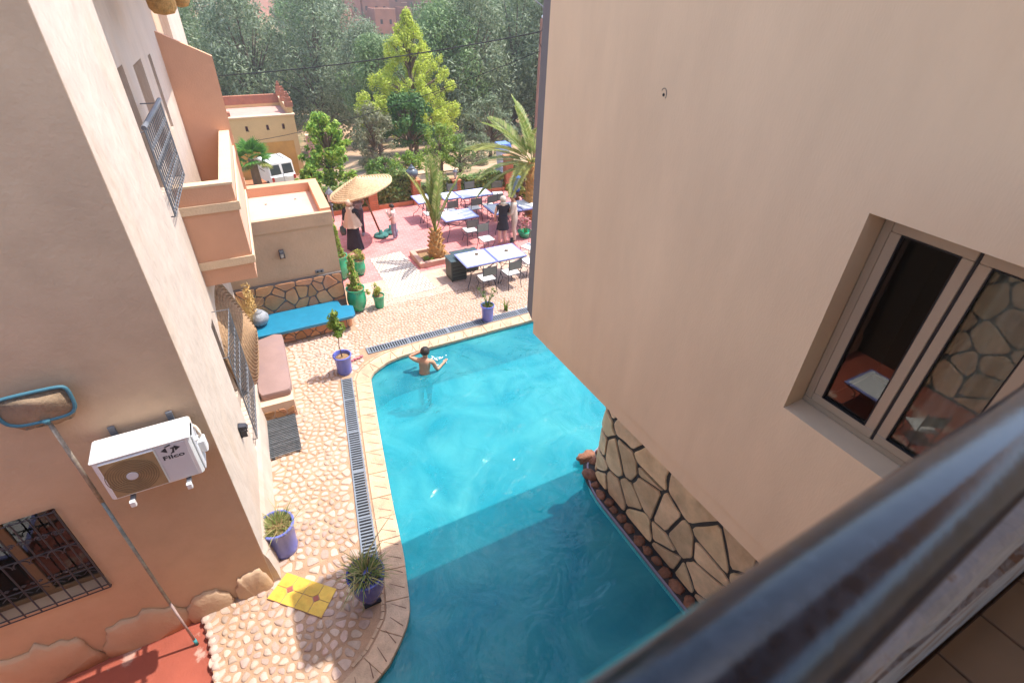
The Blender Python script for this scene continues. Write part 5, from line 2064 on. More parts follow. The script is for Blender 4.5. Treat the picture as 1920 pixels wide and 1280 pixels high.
def hair(t, hc, h, m, kind='short', turn=0):
    mb = MB()
    rings = []
    n = 20
    for j in range(1, 10):
        th = PI * j / 9 * (.60 if kind == 'short' else .66)
        ring = []
        for i in range(n):
            a = 2 * PI * i / n
            d = V(math.sin(th) * math.cos(a), math.sin(th) * math.sin(a), math.cos(th))
            # keep the face (forward +y) clear by drawing the cap up there
            f = max(0, d.y)
            k = 1.13 + .05 * noise.noise(d * 6 + hc)
            z = d.z + (f * .45 * (j / 9) ** 2 if kind != 'scarf' else f * .15)
            ring.append((hc.x + d.x * .056 * h * k, hc.y + d.y * .062 * h * k - .004 * h, hc.z + .010 * h + z * .058 * h * k))
        rings.append(ring)
    mb.loft(rings[::-1], True)
    return link('hair' if kind == 'short' or kind == 'long' else 'head_scarf', mb.mesh('hair', m, True), t)


def eyes(t, hc, h):
    for s in (-1, 1):
        MB().ball((hc.x + s * .019 * h, hc.y + .047 * h, hc.z + .0 * h), .006 * h, 8, 6).build('eye', mat('eye_dark', (.03, .02, .02), bump=0, rough=.2), t, True)
        MB().ball((hc.x + s * .054 * h, hc.y - .004 * h, hc.z - .008 * h), (.008 * h, .014 * h, .020 * h), 8, 6).build('ear', skin_m, t, True)
    MB().ball((hc.x, hc.y + .049 * h, hc.z - .036 * h), (.017 * h, .006 * h, .005 * h), 8, 5).build('mouth', mat('lips', (.38, .12, .10), bump=0), t, True)


def skirt(t, name, m, h, z0, z1, r0, r1, fold=.06, n=48, c=(0, 0), sq=.8):
    mb = MB()
    prof = []
    for k in range(9):
        f = k / 8
        prof.append((r1 + (r0 - r1) * f ** 1.3, z1 + (z0 - z1) * f))
    rings = []
    for k, (r, z) in enumerate(prof):
        rings.append([(c[0] + r * h * (1 + fold * (k / 8) * math.sin(a * 9 + z * 8)) * math.cos(a), c[1] + r * h * sq * (1 + fold * (k / 8) * math.sin(a * 9 + z * 8)) * math.sin(a), z * h) for a in [2 * PI * i / n for i in range(n)]])
    rings = rings[::-1]
    rings.append([(c[0], c[1], prof[0][1] * h + .001)] * n)
    mb.loft(rings, False)
    return mb.build(name, m, t, True)


def sandals(t, J_, h, m):
    pass


DN = lambda s, fy=.02, out=.135: ((s * out, -.01, .63), (s * (out + .012), fy + .03, .49))
# swimmer: stands on the basin floor, back to the lens, left elbow raised, right arm skimming the water
t, me, h, hc = person('swimmer in aqua shorts standing in the pool with his left elbow raised', (2.70, 8.86, FLOOR_Z), math.radians(-32), 1.66,
                      (((-.215, .0, .845), (-.10, .085, .865)), ((.165, .045, .645), (.225, .19, .655))),
                      lean=(.05, .16))
hair(t, hc, h, hair_dark)
eyes(t, hc, h)
link('shorts', shell(me, lambda c: .30 * h < c.z < .585 * h and abs(c.x) < .15 * h, .018, c_aqua, 'shorts'), t)
# splashes round his right hand
sp_ = thing('water_splash', 'small white splashes of water around the swimmer', 'splash', (3.14, 9.12, WATER_Z))
rg = random.Random(4)
for k in range(34):
    a, r_ = rg.uniform(0, 2 * PI), rg.uniform(.03, .26)
    s_ = rg.uniform(.005, .017)
    MB().ball((math.cos(a) * r_, math.sin(a) * r_ * .8, rg.uniform(.0, .10) * (1 - r_)), (s_ * rg.uniform(1, 2), s_, s_ * .8), 7, 5, .4, k).build('droplet', foam, sp_, True)

# woman in beige scarf and long black dress (head under the parasol)
t, me, h, hc = person('person in beige headscarf and long black dress beside the straw parasol', (2.92, 15.72, 0), math.radians(-35), 1.62,
                      (DN(-1), ((.12, .07, .63), (.06, .15, .66))), sk=skin_m, torso_w=1.1)
skirt(t, 'dress', c_black, h, .02, .62, .165, .095, .07)
link('blouse', shell(me, lambda c: .58 * h < c.z < .83 * h, .02, c_black, 'blouse'), t)
hair(t, hc, h, c_beige, 'scarf')
skirt(t, 'scarf_cape', c_beige, h, .49, .875, .185, .075, .05, c=(0, 0), sq=.85)
eyes(t, hc, h)
# man in grey T-shirt behind her
t, me, h, hc = person('person in grey T-shirt and dark trousers standing behind the parasol', (3.36, 16.80, 0), math.radians(150), 1.74,
                      (((-.14, .04, .64), (-.03, .13, .66)), ((.14, .04, .64), (.04, .14, .63))))
link('t_shirt', shell(me, lambda c: .52 * h < c.z < .835 * h and (abs(c.x) < .135 * h), .016, c_grey, 't_shirt'), t)
link('trousers', shell(me, lambda c: .06 * h < c.z < .55 * h and abs(c.x) < .12 * h and c.y < .1 * h, .016, c_denim, 'trousers'), t)
link('shoes', shell(me, lambda c: c.z < .05 * h, .014, mat('shoe_grey', (.25, .27, .33), bump=.1), 'shoes'), t)
hair(t, hc, h, hair_dark)
eyes(t, hc, h)
# dark bag carried low, and second figure part at the corner
t = thing('shoulder_bag', 'dark grey bag hanging low beside the person in the black dress', 'bag', (2.62, 15.75, .58))
MB().ball((0, 0, .10), (.10, .16, .16), 12, 9, .2, 3).build('pouch', case_dark, t, True)
MB().tube([(0, -.1, .2), (.02, -.05, .42), (.05, .02, .52), (.04, .08, .40), (0, .1, .2)], .010, 6).build('strap', case_dark, t, True)
# boy
t, me, h, hc = person('child in pink and white top and slate trousers near the parasol base', (4.30, 15.98, 0), math.radians(65), 1.20,
                      (((-.11, .06, .66), (-.05, .13, .76)), ((.125, -.03, .66), (.12, .06, .56))),
                      legs=(((-.055, .03, .27), (-.05, .01, .045)), ((.055, -.01, .28), (.06, -.04, .045))), sk=skin_m)
link('top', shell(me, lambda c: .50 * h < c.z < .84 * h and abs(c.x) < .135 * h, .016, c_white, 'top'), t)
link('top_front', shell(me, lambda c: .48 * h < c.z < .66 * h and abs(c.x) < .11 * h, .019, c_pink, 'top_front'), t)
link('trousers', shell(me, lambda c: .05 * h < c.z < .53 * h and abs(c.x) < .12 * h and c.y < .09 * h, .018, c_slate, 'trousers'), t)
link('shoes', shell(me, lambda c: c.z < .055 * h, .012, mat('shoe_white', (.6, .6, .68), bump=.1), 'shoes'), t)
hair(t, hc, h, hair_dark)
eyes(t, hc, h)
# woman in black dress at the table
t, me, h, hc = person('person with pale hair in short black sleeveless dress leaning at a terrace table', (7.38, 14.12, 0), math.radians(-15), 1.64,
                      (((-.15, .03, .63), (-.13, .10, .50)), ((.14, .06, .64), (.11, .18, .60))), sk=skin_pale, torso_w=1.08)
skirt(t, 'dress_skirt', c_black, h, .33, .64, .125, .085, .05)
link('dress_top', shell(me, lambda c: .58 * h < c.z < .825 * h and abs(c.x) < .125 * h, .016, c_black, 'dress_top'), t)
link('leggings', shell(me, lambda c: .10 * h < c.z < .5 * h and abs(c.x) < .12 * h and c.y < .1 * h, .008, c_pink, 'leggings'), t)
hair(t, hc, h, hair_grey, 'long')
MB().lathe([(.055 * h, -.03 * h), (.062 * h, -.06 * h), (.05 * h, -.10 * h), (.02 * h, -.12 * h)], 16, c=(hc.x, hc.y - .025 * h, hc.z)).build('hair_back', hair_grey, t, True)
eyes(t, hc, h)
# man in cap and cream shirt beside her
t, me, h, hc = person('person in dark cap and cream clothes beside the person in the black dress', (7.84, 14.16, 0), math.radians(60), 1.66,
                      (((-.14, .05, .63), (-.09, .16, .60)), ((.14, .05, .63), (.09, .17, .58))), lean=(0, .10))
link('shirt', shell(me, lambda c: .50 * h < c.z < .83 * h and abs(c.x) < .17 * h, .018, c_cream, 'shirt'), t)
link('trousers', shell(me, lambda c: .06 * h < c.z < .54 * h and abs(c.x) < .12 * h and c.y < .1 * h, .016, c_cream, 'trousers'), t)
link('shoes', shell(me, lambda c: c.z < .05 * h, .014, case_dark, 'shoes'), t)
hair(t, hc, h, c_hat, 'short')
MB().lathe([(.062 * h, .012 * h), (.075 * h, .010 * h), (.076 * h, .014 * h), (.062 * h, .02 * h)], 20, c=(hc.x, hc.y + .02 * h, hc.z)).build('cap_brim', c_hat, t, True)
eyes(t, hc, h)

# =====================================================================================================
#  TERRACE EDGE: hedge, pillars, lanterns, jars, pole
# =====================================================================================================
ivy_l = leafmat('ivy_leaves', [(.07, .15, .03), (.13, .22, .04), (.28, .33, .08), (.08, .12, .03), (.38, .40, .14)], .3)


def hedge(x0, x1, y0, h_, label, n, seed):
    t = thing('hedge', label, 'hedge', ((x0 + x1) / 2, y0, 0))
    w = (x1 - x0) / 2
    rg = np.random.default_rng(seed)
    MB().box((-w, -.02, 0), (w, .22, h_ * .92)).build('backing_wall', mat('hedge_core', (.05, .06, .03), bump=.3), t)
    MB().bbox((-w, -.22, 0), (w, -.03, .16), .01).build('planter_kerb', terracotta, t)
    c = np.stack([rg.uniform(-w, w, n), rg.uniform(-.16, .0, n), rg.uniform(.12, 1, n) * h_], 1)
    c[:, 1] += -.08 * np.sin(c[:, 0] * 5 + c[:, 2] * 3) * rg.random(n)
    c[:, 2] += .07 * np.sin(c[:, 0] * 4.3)
    nr = np.stack([rg.normal(size=n) * .5, -1 + rg.normal(size=n) * .4, rg.normal(size=n) * .5 + .4], 1)
    p_, q4 = leaf_quads(c, nr, .055, .75, rg)
    k2 = n // 4
    c2 = np.stack([rg.uniform(-w, w, k2), rg.uniform(-.15, .3, k2), h_ * (.95 + .12 * rg.random(k2))], 1)
    c2[:, 2] += .07 * np.sin(c2[:, 0] * 4.3)
    p2, q2 = leaf_quads(c2, np.stack([rg.normal(size=k2) * .5, rg.normal(size=k2) * .5, np.ones(k2)], 1), .06, .75, rg)
    link('leaves', np_mesh('leaves', np.concatenate([p_, p2]), np.concatenate([q4, q2 + len(p_)]), ivy_l), t)


hedge(2.55, 4.22, 19.05, .95, 'ivy hedge section left of the brick pillar, behind the parasol', 1300, 1)
hedge(4.56, 5.90, 19.0, 1.12, 'ivy hedge section between the two brick pillars right of the parasol', 1300, 2)
hedge(6.24, 7.60, 19.0, .68, 'low ivy hedge behind the left half of the back row tables', 1000, 3)
hedge(7.92, 9.9, 19.05, .72, 'low ivy hedge behind the right half of the back row tables', 1400, 4)
hedge(10.3, 13.0, 19.1, .9, 'ivy hedge beside the date palm at the right', 1500, 5)


def pillar(x, y, h_, label, top=None):
    t = thing('brick_pillar', label, 'pillar', (x, y, 0), 0, 'brick pillars along the hedge')
    nb = int(h_ / .075)
    for k in range(nb):
        w = .16 - .004 * (k % 2)
        MB().bbox((-w, -w, k * .075), (w, w, k * .075 + .066), .006).build('brick_course', terracotta, t)
    MB().box((-.145, -.145, 0), (.145, .145, h_ - .01)).build('core', mortar_grey, t)
    MB().bbox((-.19, -.19, nb * .075), (.19, .19, nb * .075 + .05), .01).build('cap', terracotta, t)
    return nb * .075 + .05


z_ = pillar(4.39, 18.9, .80, 'brick pillar right under the parasol edge, behind its pole')
z_ = pillar(6.07, 18.85, .95, 'brick pillar carrying the round charcoal jar')
t = thing('round_jar', 'round charcoal glazed jar on a brick pillar of the hedge', 'jar', (6.0, 18.95, z_))
autosmooth(MB().lathe([(.002, 0), (.10, 0), (.12, .03), (.22, .14), (.24, .22), (.20, .31), (.11, .37), (.12, .40), (.10, .43), (.05, .46), (.03, .52), (.002, .53)], 28).build('body', urn_m, t), 50)
MB().lathe([(.05, .44), (.055, .47), (.03, .50)], 14).build('lid', urn_m, t, True)
z_ = pillar(7.75, 18.95, .72, 'brick pillar between the two low hedges carrying a small lantern')


def lantern(t, z0, s=1.0):
    MB().lathe([(.05 * s, z0), (.05 * s, z0 + .02), (.02 * s, z0 + .05), (.02 * s, z0 + .09 * s)], 12).build('stem', iron_grey, t, True)
    MB().lathe([(.055 * s, z0 + .09 * s), (.075 * s, z0 + .30 * s), (.07 * s, z0 + .30 * s), (.002, z0 + .10 * s)], 6).build('glass', lamp_glass, t)
    for k in range(6):
        a = k * PI / 3
        MB().cyl((.057 * s * math.cos(a), .057 * s * math.sin(a), z0 + .09 * s), (.077 * s * math.cos(a), .077 * s * math.sin(a), z0 + .30 * s), .006 * s, .006 * s, 5).build('bar', iron_grey, t)
    MB().lathe([(.115 * s, z0 + .30 * s), (.11 * s, z0 + .325 * s), (.055 * s, z0 + .40 * s), (.03 * s, z0 + .42 * s), (.012 * s, z0 + .47 * s), (.002, z0 + .50 * s)], 6).build('roof', iron_grey, t)


t = thing('lantern', 'small grey lantern on the brick pillar between the low hedges', 'lantern', (7.75, 18.95, z_))
lantern(t, 0, .9)
z_ = pillar(10.1, 18.95, 1.35, 'taller brick pillar at the right behind the two standing people')
t = thing('lantern_post', 'lantern on a thin post at the corner of the outbuilding roof, left of the parasol', 'lantern', (2.80, 18.3, 0))
MB().tube([(0, 0, 0), (0, 0, .62)], .025, 8).build('post', iron_grey, t, True)
lantern(t, .6, 1.35)
# white and blue lantern tower beyond the hedge
t = thing('lantern_tower', 'white garden lantern tower with blue roof behind the date palm', 'lantern', (11.05, 21.3, -.05))
MB().loft([[(-.35, -.3, 0), (.35, -.3, 0), (.35, .3, 0), (-.35, .3, 0)], [(-.18, -.18, .25), (.18, -.18, .25), (.18, .18, .25), (-.18, .18, .25)]]).build('foot', urn_grey, t)
MB().loft([[(-.17, -.17, .25), (.17, -.17, .25), (.17, .17, .25), (-.17, .17, .25)], [(-.24, -.24, 1.05), (.24, -.24, 1.05), (.24, .24, 1.05), (-.24, .24, 1.05)]]).build('body', mat('paint_lilac_white', (.62, .62, .74), bump=.1), t)
MB().loft([[(-.32, -.32, 1.05), (.32, -.32, 1.05), (.32, .32, 1.05), (-.32, .32, 1.05)], [(-.26, -.26, 1.30), (.26, -.26, 1.30), (.26, .26, 1.30), (-.26, .26, 1.30)]]).build('roof', mat('paint_cobalt', (.16, .26, .66), bump=.1), t)
# blue vase on a post behind the two people
t = thing('blue_vase', 'mottled bright blue vase on a brown pedestal behind the person in the cap', 'vase', (9.05, 16.3, 0))
MB().lathe([(.14, 0), (.13, .05), (.09, .10), (.09, .80), (.13, .84), (.13, .88), (.002, .88)], 16).build('pedestal', mat('pedestal_brown', (.16, .08, .06), bump=.2), t, True)
MB().lathe([(.09, .88), (.14, .95), (.13, 1.15), (.15, 1.38), (.16, 1.42), (.12, 1.42), (.002, 1.30)], 20).build('vase', mat('vase_blue', (.03, .16, .60), var=.3, scale=20, bump=.1, rough=.3, col2=(.55, .65, .85), c2scale=22, c2lo=.62, c2hi=.66), t, True)
t = thing('flower_pot', 'green bowl of pink flowers near the trunk of the date palm', 'plant pot', (8.35, 14.35, 0))
MB().lathe([(.002, 0), (.16, 0), (.24, .18), (.25, .22), (.22, .22), (.002, .15)], 24).build('bowl', green_glaze, t, True)
p_, q4 = lobe_leaves([((rng.normal() * .10, rng.normal() * .10, .42 + rng.random() * .25), (.13, .13, .12)) for k in range(7)], 260, .04, .7, np.random.default_rng(3), .9)
link('petals', np_mesh('petals', p_, q4, leafmat('petals_pink', [(.62, .20, .22), (.70, .38, .38), (.10, .16, .04)], .3)), t)
link('stems', blades(40, .12, .4, .15, shrub_l, 5, .5), t)
# utility pole and cables
UP = V(10.95, 18.2, 0)
t = thing('utility_pole', 'weathered reddish utility pole at the upper edge of the grey corner', 'utility pole', UP)
MB().loft([[(-.10, -.08, -.2), (.10, -.08, -.2), (.10, .08, -.2), (-.10, .08, -.2)], [(-.085, -.065, 6.15), (.085, -.065, 6.15), (.085, .065, 6.15), (-.085, .065, 6.15)]]).build('pole', mat('pole_rust', (.34, .19, .14), var=.2, scale=3, bump=.3, stretch=(1, 1, .2)), t)
MB().tube([(.12, 0, -.2), (.11, 0, 6.0)], .035, 8).build('conduit', mat('conduit_grey', (.40, .36, .33), bump=.1), t, True)
MB().ball((.0, 0, 6.20), (.07, .07, .06), 10, 7).build('insulator', white_plastic, t, True)
MB().tube([(0, -.08, 5.9), (-.16, -.1, 5.75), (-.14, -.08, 5.4), (-.02, -.08, 5.2)], .012, 6).build('cable_loop', rope_m, t, True)
MB().tube([(.05, 0, 6.1), (-.05, .0, 6.5), (-.45, .1, 6.75), (-.95, .2, 6.82)], .022, 8).build('lamp_arm', iron_grey, t, True)
MB().ball((-1.0, .2, 6.78), (.16, .08, .06), 10, 7).build('lamp_head', lamp_glass, t, True)
for (za, q, zb, sag, lab) in ((5.75, V(-14, 36, 0), 3.3, 1.0, 'upper black cable running left from the utility pole'), (5.15, V(-6, 46, 0), -3.2, 1.2, 'lower black cable running left behind the yellow tree')):
    pts_ = []
    p0, p1 = UP + V(-.09, 0, za), q + V(0, 0, zb)
    for k in range(25):
        f = k / 24
        pts_.append(p0.lerp(p1, f) - V(0, 0, sag * 4 * f * (1 - f)))
    o = MB().tube(pts_, .022 if za > 5.5 else .013, 5).build('overhead_cable', rope_m)
    tag(o, lab, 'cable', 'overhead cables')

# =====================================================================================================
#  PALMS
# =====================================================================================================
def frond(L, m, droop, seed, nleaf=34, lw=.30, fan=False):
    """pinnate frond along +X curving down; returns mesh"""
    rg = random.Random(seed)
    vs, qs = [], []
    P_ = lambda t: V(L * (t - .18 * droop * t * t), 0, L * (.12 * t - droop * t * t * .55))
    for k in range(10):
        a, b = P_(k / 10), P_((k + 1) / 10)
        w = .018 * (1 - k / 11)
        o = len(vs)
        vs += [(a.x, -w, a.z), (a.x, w, a.z), (b.x, w * .9, b.z), (b.x, -w * .9, b.z)]
        qs.append((o, o + 1, o + 2, o + 3))
        o = len(vs)
        vs += [(a.x, 0, a.z - w * 1.4), (a.x, 0, a.z + w * .6), (b.x, 0, b.z + w * .6), (b.x, 0, b.z - w * 1.4)]
        qs.append((o, o + 1, o + 2, o + 3))
    for k in range(nleaf):
        t = .16 + .84 * k / nleaf
        p = P_(t)
        d = (P_(min(1, t + .03)) - P_(t - .03)).normalized()
        up = V(-d.z, 0, d.x)
        l = lw * math.sin(PI * min(1, .18 + .80 * t)) ** .6 * rg.uniform(.85, 1.1)
        for s in (-1, 1):
            dirv = (d * .75 + V(0, s, 0) * .75 + up * .35 + V(0, 0, -.15 * droop)).normalized()
            e = p + dirv * l - V(0, 0, .12 * l)
            mid = p + dirv * l * .5
            w = d.cross(dirv).cross(dirv).normalized() * .021
            o = len(vs)
            vs += [tuple(p), tuple(mid + w), tuple(e), tuple(mid - w)]
            qs.append((o, o + 1, o + 2, o + 3))
    return np_mesh('frond', vs, qs, m)


def fan_leaf(L, m, seed):
    rg = random.Random(seed)
    vs, qs = [], []
    n = 22
    for k in range(n):
        a = -1.75 + 3.5 * k / (n - 1)
        d = V(math.cos(a), math.sin(a), -.12 * abs(a))
        l = L * .55 * (1 - .12 * abs(a)) * rg.uniform(.9, 1.05)
        p = V(L * .5, 0, .0)
        w = V(-math.sin(a), math.cos(a), 0) * .035 * L
        e = p + d * l - V(0, 0, .12 * l)
        mid = p + d * l * .55 + V(0, 0, .02 * (k % 2))
        o = len(vs)
        vs += [tuple(p), tuple(mid + w), tuple(e), tuple(mid - w)]
        qs.append((o, o + 1, o + 2, o + 3))
    o = len(vs)
    vs += [(0, -.015, 0), (0, .015, 0), (L * .5, .012, 0), (L * .5, -.012, 0)]
    qs.append((o, o + 1, o + 2, o + 3))
    return np_mesh('fan_leaf', vs, qs, m)


palm_l = leafmat('palm_leaves', [(.16, .25, .06), (.24, .33, .08), (.36, .41, .13), (.44, .43, .19)], .35)
palm_y = leafmat('palm_yellow', [(.24, .27, .06), (.36, .36, .09), (.18, .22, .06)], .3)
fan_l = leafmat('fan_leaves', [(.05, .17, .02), (.09, .25, .03), (.14, .30, .05)], .3)


def trunk_boots(t, h_, r0, r1, n, seed):
    rg = random.Random(seed)
    MB().lathe([(r0 * .9, 0), (r0, h_ * .3), (r1, h_)], 14).build('trunk', palm_boot, t, True)
    for k in range(n):
        f = k / n
        a = k * 2.399
        r = r0 + (r1 - r0) * f
        z = .05 + f * (h_ - .05)
        d = V(math.cos(a), math.sin(a), 0)
        s = V(-d.y, d.x, 0)
        b = d * r * .8 + V(0, 0, z)
        e = d * (r + .06 + .05 * rg.random()) + V(0, 0, z + .14)
        MB().loft([[tuple(b - s * .05), tuple(b + s * .05), tuple(b + s * .04 - d * .03 + V(0, 0, .05)), tuple(b - s * .04 - d * .03 + V(0, 0, .05))],
                   [tuple(e - s * .025), tuple(e + s * .025), tuple(e + s * .018 - d * .03 + V(0, 0, .01)), tuple(e - s * .018 - d * .03 + V(0, 0, .01))]]).build('leaf_boot', palm_boot, t)


def add_frond(t, me, base, az, el, roll=0):
    o = link('frond', me, t)
    o.location = base
    o.rotation_mode = 'XYZ'
    o.rotation_euler = (roll, -el, az)
    return o


pt = thing('small_palm', 'young date palm with shaggy orange trunk in a planter at the terrace edge', 'palm', (5.0, 13.95, 0))
trunk_boots(pt, .95, .24, .12, 46, 3)
fr_a = [frond(2.3, palm_l, .28, 1, 44, .25), frond(2.0, palm_y, .4, 2, 42, .25), frond(2.4, palm_l, .15, 3, 46, .24)]
for k, (az, el, w) in enumerate(((2.6, 1.42, 2), (.4, 1.38, 0), (4.0, 1.35, 2), (1.6, 1.28, 0), (5.3, 1.30, 1), (3.3, 1.2, 1), (.9, 1.12, 0), (2.2, 1.05, 1), (4.7, 1.1, 0), (5.9, 1.0, 0))):
    add_frond(pt, fr_a[w], (0, 0, .92), az, min(1.5, el + .14), .4 * math.sin(k * 2))
pl_ = thing('planter_box', 'low plastered planter kerb round the foot of the small palm', 'planter', (4.9, 14.05, 0))
for a, b, c, d in ((-.58, -.50, -.42, .50), (-.42, -.50, .55, -.38), (-.42, .40, .55, .50)):
    MB().bbox((a, b, 0), (c, d, .17), .01).build('kerb', mat('plaster_rose', (.56, .33, .25), bump=.3), pl_)
MB().box((-.42, -.38, 0), (.55, .40, .07)).build('earth', soil, pl_)
p_, q4 = lobe_leaves([((-.28, -.2, .17), (.10, .10, .09)), ((-.15, -.28, .14), (.08, .07, .06))], 120, .035, .6, np.random.default_rng(2), .9)
link('small_leaves', np_mesh('small_leaves', p_, q4, bright_l), pl_)

pt = thing('date_palm', 'larger date palm half hidden by the grey corner at the right', 'palm', (9.25, 15.55, 0))
trunk_boots(pt, 2.1, .22, .17, 70, 5)
fr_b = [frond(2.5, palm_l, .55, 4, 54, .42), frond(2.6, palm_y, .75, 5, 54, .42), frond(2.4, palm_l, .3, 6, 52, .38)]
for k, (az, el, w) in enumerate(((2.5, 1.25, 2), (2.9, .85, 0), (2.65, .45, 1), (3.2, .62, 1), (3.3, .15, 0), (2.1, .75, 0), (1.5, .9, 2), (.6, .7, 0), (5.4, .7, 0), (4.4, .5, 1), (3.9, .15, 1), (3.6, 1.1, 2), (3.0, -.25, 0), (2.4, .05, 0), (5.9, 1.2, 2), (4.2, .95, 0))):
    add_frond(pt, fr_b[w], (0, 0, 2.05), az, el, .35 * math.sin(k * 2.2))

pt = thing('fan_palm', 'bright green fan palm growing before the ochre house', 'palm', (1.2, 33.0, terr_z(1.2, 33.0) - .1))
MB().lathe([(.25, 0), (.22, 1.6), (.2, 2.1)], 12).build('trunk', bark, pt, True)
fl_ = [fan_leaf(1.25, fan_l, 1), fan_leaf(1.2, palm_y, 2)]
for k in range(22):
    el = 1.35 - 1.9 * (k / 22)
    o = link('fan_leaf', fl_[0] if el > -.15 else fl_[1], pt)
    o.location = (0, 0, 2.1)
    o.rotation_euler = (.3 * math.sin(k), -el, k * 2.4)

# =====================================================================================================
#  TREES AND SHRUBS
# =====================================================================================================
olive_l = leafmat('grove_leaves', [(.12, .17, .08), (.20, .26, .13), (.29, .35, .20), (.40, .44, .30)], .35)
olive_g = leafmat('grove_leaves_green', [(.11, .19, .06), (.17, .27, .09), (.25, .36, .14), (.34, .42, .21)], .35)


def tree_meshes(seed, H, R, n, lm, leaf=.17, aspect=.34, base=.18, top=1.0, nl=34, slim=1.0, open_=.55, lr=(.22, .42)):
    """crown and trunk mesh of a tree of height H and crown radius R"""
    rg = np.random.default_rng(seed)
    lobes, limbs = [], []
    for k in range(nl):
        f = base + (top - base) * rg.random() ** .8
        prof = math.sin(PI * min(1, (f - base) / (1 - base) * .82 + .13)) ** .7
        a = rg.uniform(0, 2 * PI)
        r = R * prof * math.sqrt(rg.random()) * slim
        c = (r * math.cos(a), r * math.sin(a), f * H)
        s = R * rg.uniform(*lr)
        lobes.append((c, (s, s, s * rg.uniform(.8, 1.35))))
        limbs.append(c)
    p, q = lobe_leaves(lobes, n, leaf, aspect, rg, open_, .25)
    crown = np_mesh('crown', p, q, lm)
    mb = MB()
    mb.tube([(0, 0, -.3), (.03 * R, 0, H * .2), (-.03 * R, .02 * R, H * .45), (0, 0, H * .8)], [.05 * R + .06, .04 * R + .05, .03 * R + .03, .02], 8)
    for c in limbs[::2]:
        z0 = max(.12 * H, c[2] * .55)
        mb.tube([(0, 0, z0), (c[0] * .5, c[1] * .5, (z0 + c[2]) / 2 + .1), c], [.03 * R, .02 * R, .012], 5)
    return crown, mb.mesh('trunk', bark, True)


grove = [tree_meshes(100 + k, 10.0, 3.1, 15000, (olive_l, olive_g, olive_l, olive_l, olive_g)[k], .135, .34, .08, 1.0, 56) for k in range(5)]
rg = random.Random(31)
glab = 'grey green feathery tree in the dense grove beyond the garden'
cnt = 0
for row, y0 in enumerate((39, 46, 54, 64, 78)):
    st = 3.9 + .5 * row
    x = -3.5 - .06 * y0
    while x < .74 * y0:
        xx, yy = x + rg.uniform(-1.0, 1.0), y0 + rg.uniform(-2.2, 2.2)
        r_ = xx / yy
        x += st * rg.uniform(.85, 1.15)
        if yy < 51.5 and -.1 < r_ < .17:      # the ochre house stands here
            continue
        if row == 0 and .14 < r_ < .32 and rg.random() < .3:
            continue
        zb = terr_z(xx, yy)
        gap = math.exp(-((r_ - .285) / .06) ** 2)
        ztop = 7.2 - yy * (.010 + .085 * gap + rg.uniform(0, .025))
        if r_ > .42:
            ztop += .8
        hh = max(5.0, ztop - zb)
        cr, tk = grove[rg.randrange(5)]
        t = thing('grove_tree', glab, 'tree', (xx, yy, zb), rg.uniform(0, 2 * PI), 'grove of grey green trees')
        s = hh / 10.0
        w = min(1.25, max(.8, s))
        t.scale = (w * rg.uniform(.9, 1.1), w, s)
        link('crown', cr, t)
        link('trunk', tk, t)
        cnt += 1

# the bright yellow-green tree
ytl = leafmat('lime_leaves', [(.34, .44, .03), (.48, .57, .06), (.62, .66, .11), (.38, .42, .06)], .4)
yx, yy = 10.6, 32.2
zb = terr_z(yx, yy)
t = thing('lime_tree', 'tall pointed bright yellow green tree standing before the grove', 'tree', (yx, yy, zb))
rgk = np.random.default_rng(77)
lobes = []
for k in range(240):
    f = rgk.random() ** .95
    rr = 2.75 * min(1, (1 - f) * 1.45) ** .85 * (.45 + .65 * rgk.random()) * (.72 + .28 * min(1, f / .2))
    a = rgk.uniform(0, 2 * PI)
    s = .33 * (1 - f * .45) * rgk.uniform(.8, 1.3)
    lobes.append(((rr * math.cos(a), rr * math.sin(a), 1.7 + f * 6.2), (s, s, s * 1.25)))
p_, q4 = lobe_leaves(lobes, 34000, .07, .4, rgk, .95, .5)
link('crown', np_mesh('crown', p_, q4, ytl), t)
mb = MB()
mb.tube([(0, 0, -.3), (.05, 0, 2), (0, .05, 5), (0, 0, 7.6)], [.16, .13, .08, .02], 8)
for c, s in lobes[::2]:
    mb.tube([(0, 0, max(.9, c[2] - 1.2)), (c[0] * .5, c[1] * .5, c[2] - .5), c], [.05, .03, .01], 5)
mb.build('trunk', bark, t, True)


def shrub(name, label, loc, H, R, n, lm, leaf, aspect, seed, nl=18, base=.05, cat='shrub', slim=1.0):
    cr, tk = tree_meshes(seed, H, R, n, lm, leaf, aspect, base, 1.0, nl * 3, slim, .9, (.12, .24))
    t = thing(name, label, cat, (loc[0], loc[1], terr_z(*loc) if len(loc) == 2 else loc[2]))
    link('crown', cr, t)
    link('trunk', tk, t)
    return t


green_l = leafmat('laurel_leaves', [(.08, .18, .02), (.15, .29, .03), (.27, .42, .05), (.40, .48, .08)], .35)
dark_l = leafmat('deep_leaves', [(.05, .13, .03), (.08, .18, .04), (.13, .25, .06)], .3)
pale_l = leafmat('pale_leaves', [(.16, .17, .08), (.26, .26, .14), (.36, .34, .20), (.12, .14, .06)], .25)
shrub('laurel_tree', 'bushy bright green tree left of the straw parasol', (3.78, 23.2), 2.9, 1.1, 5200, green_l, .085, .5, 201, 26, .05, 'tree')
shrub('laurel_shrub', 'lower bright green shrub beside the parked van', (2.75, 21.9), 1.1, .6, 2200, green_l, .08, .5, 202)
shrub('dark_tree', 'dark green small tree under the lime coloured tree', (9.2, 29.0), 3.6, 1.5, 6500, dark_l, .10, .5, 203, 26, .32, 'tree')
shrub('round_bush', 'rounded light green bush behind the low hedge and small palm', (8.55, 22.6), 2.2, 1.0, 3800, bright_l, .06, .4, 204, 20)
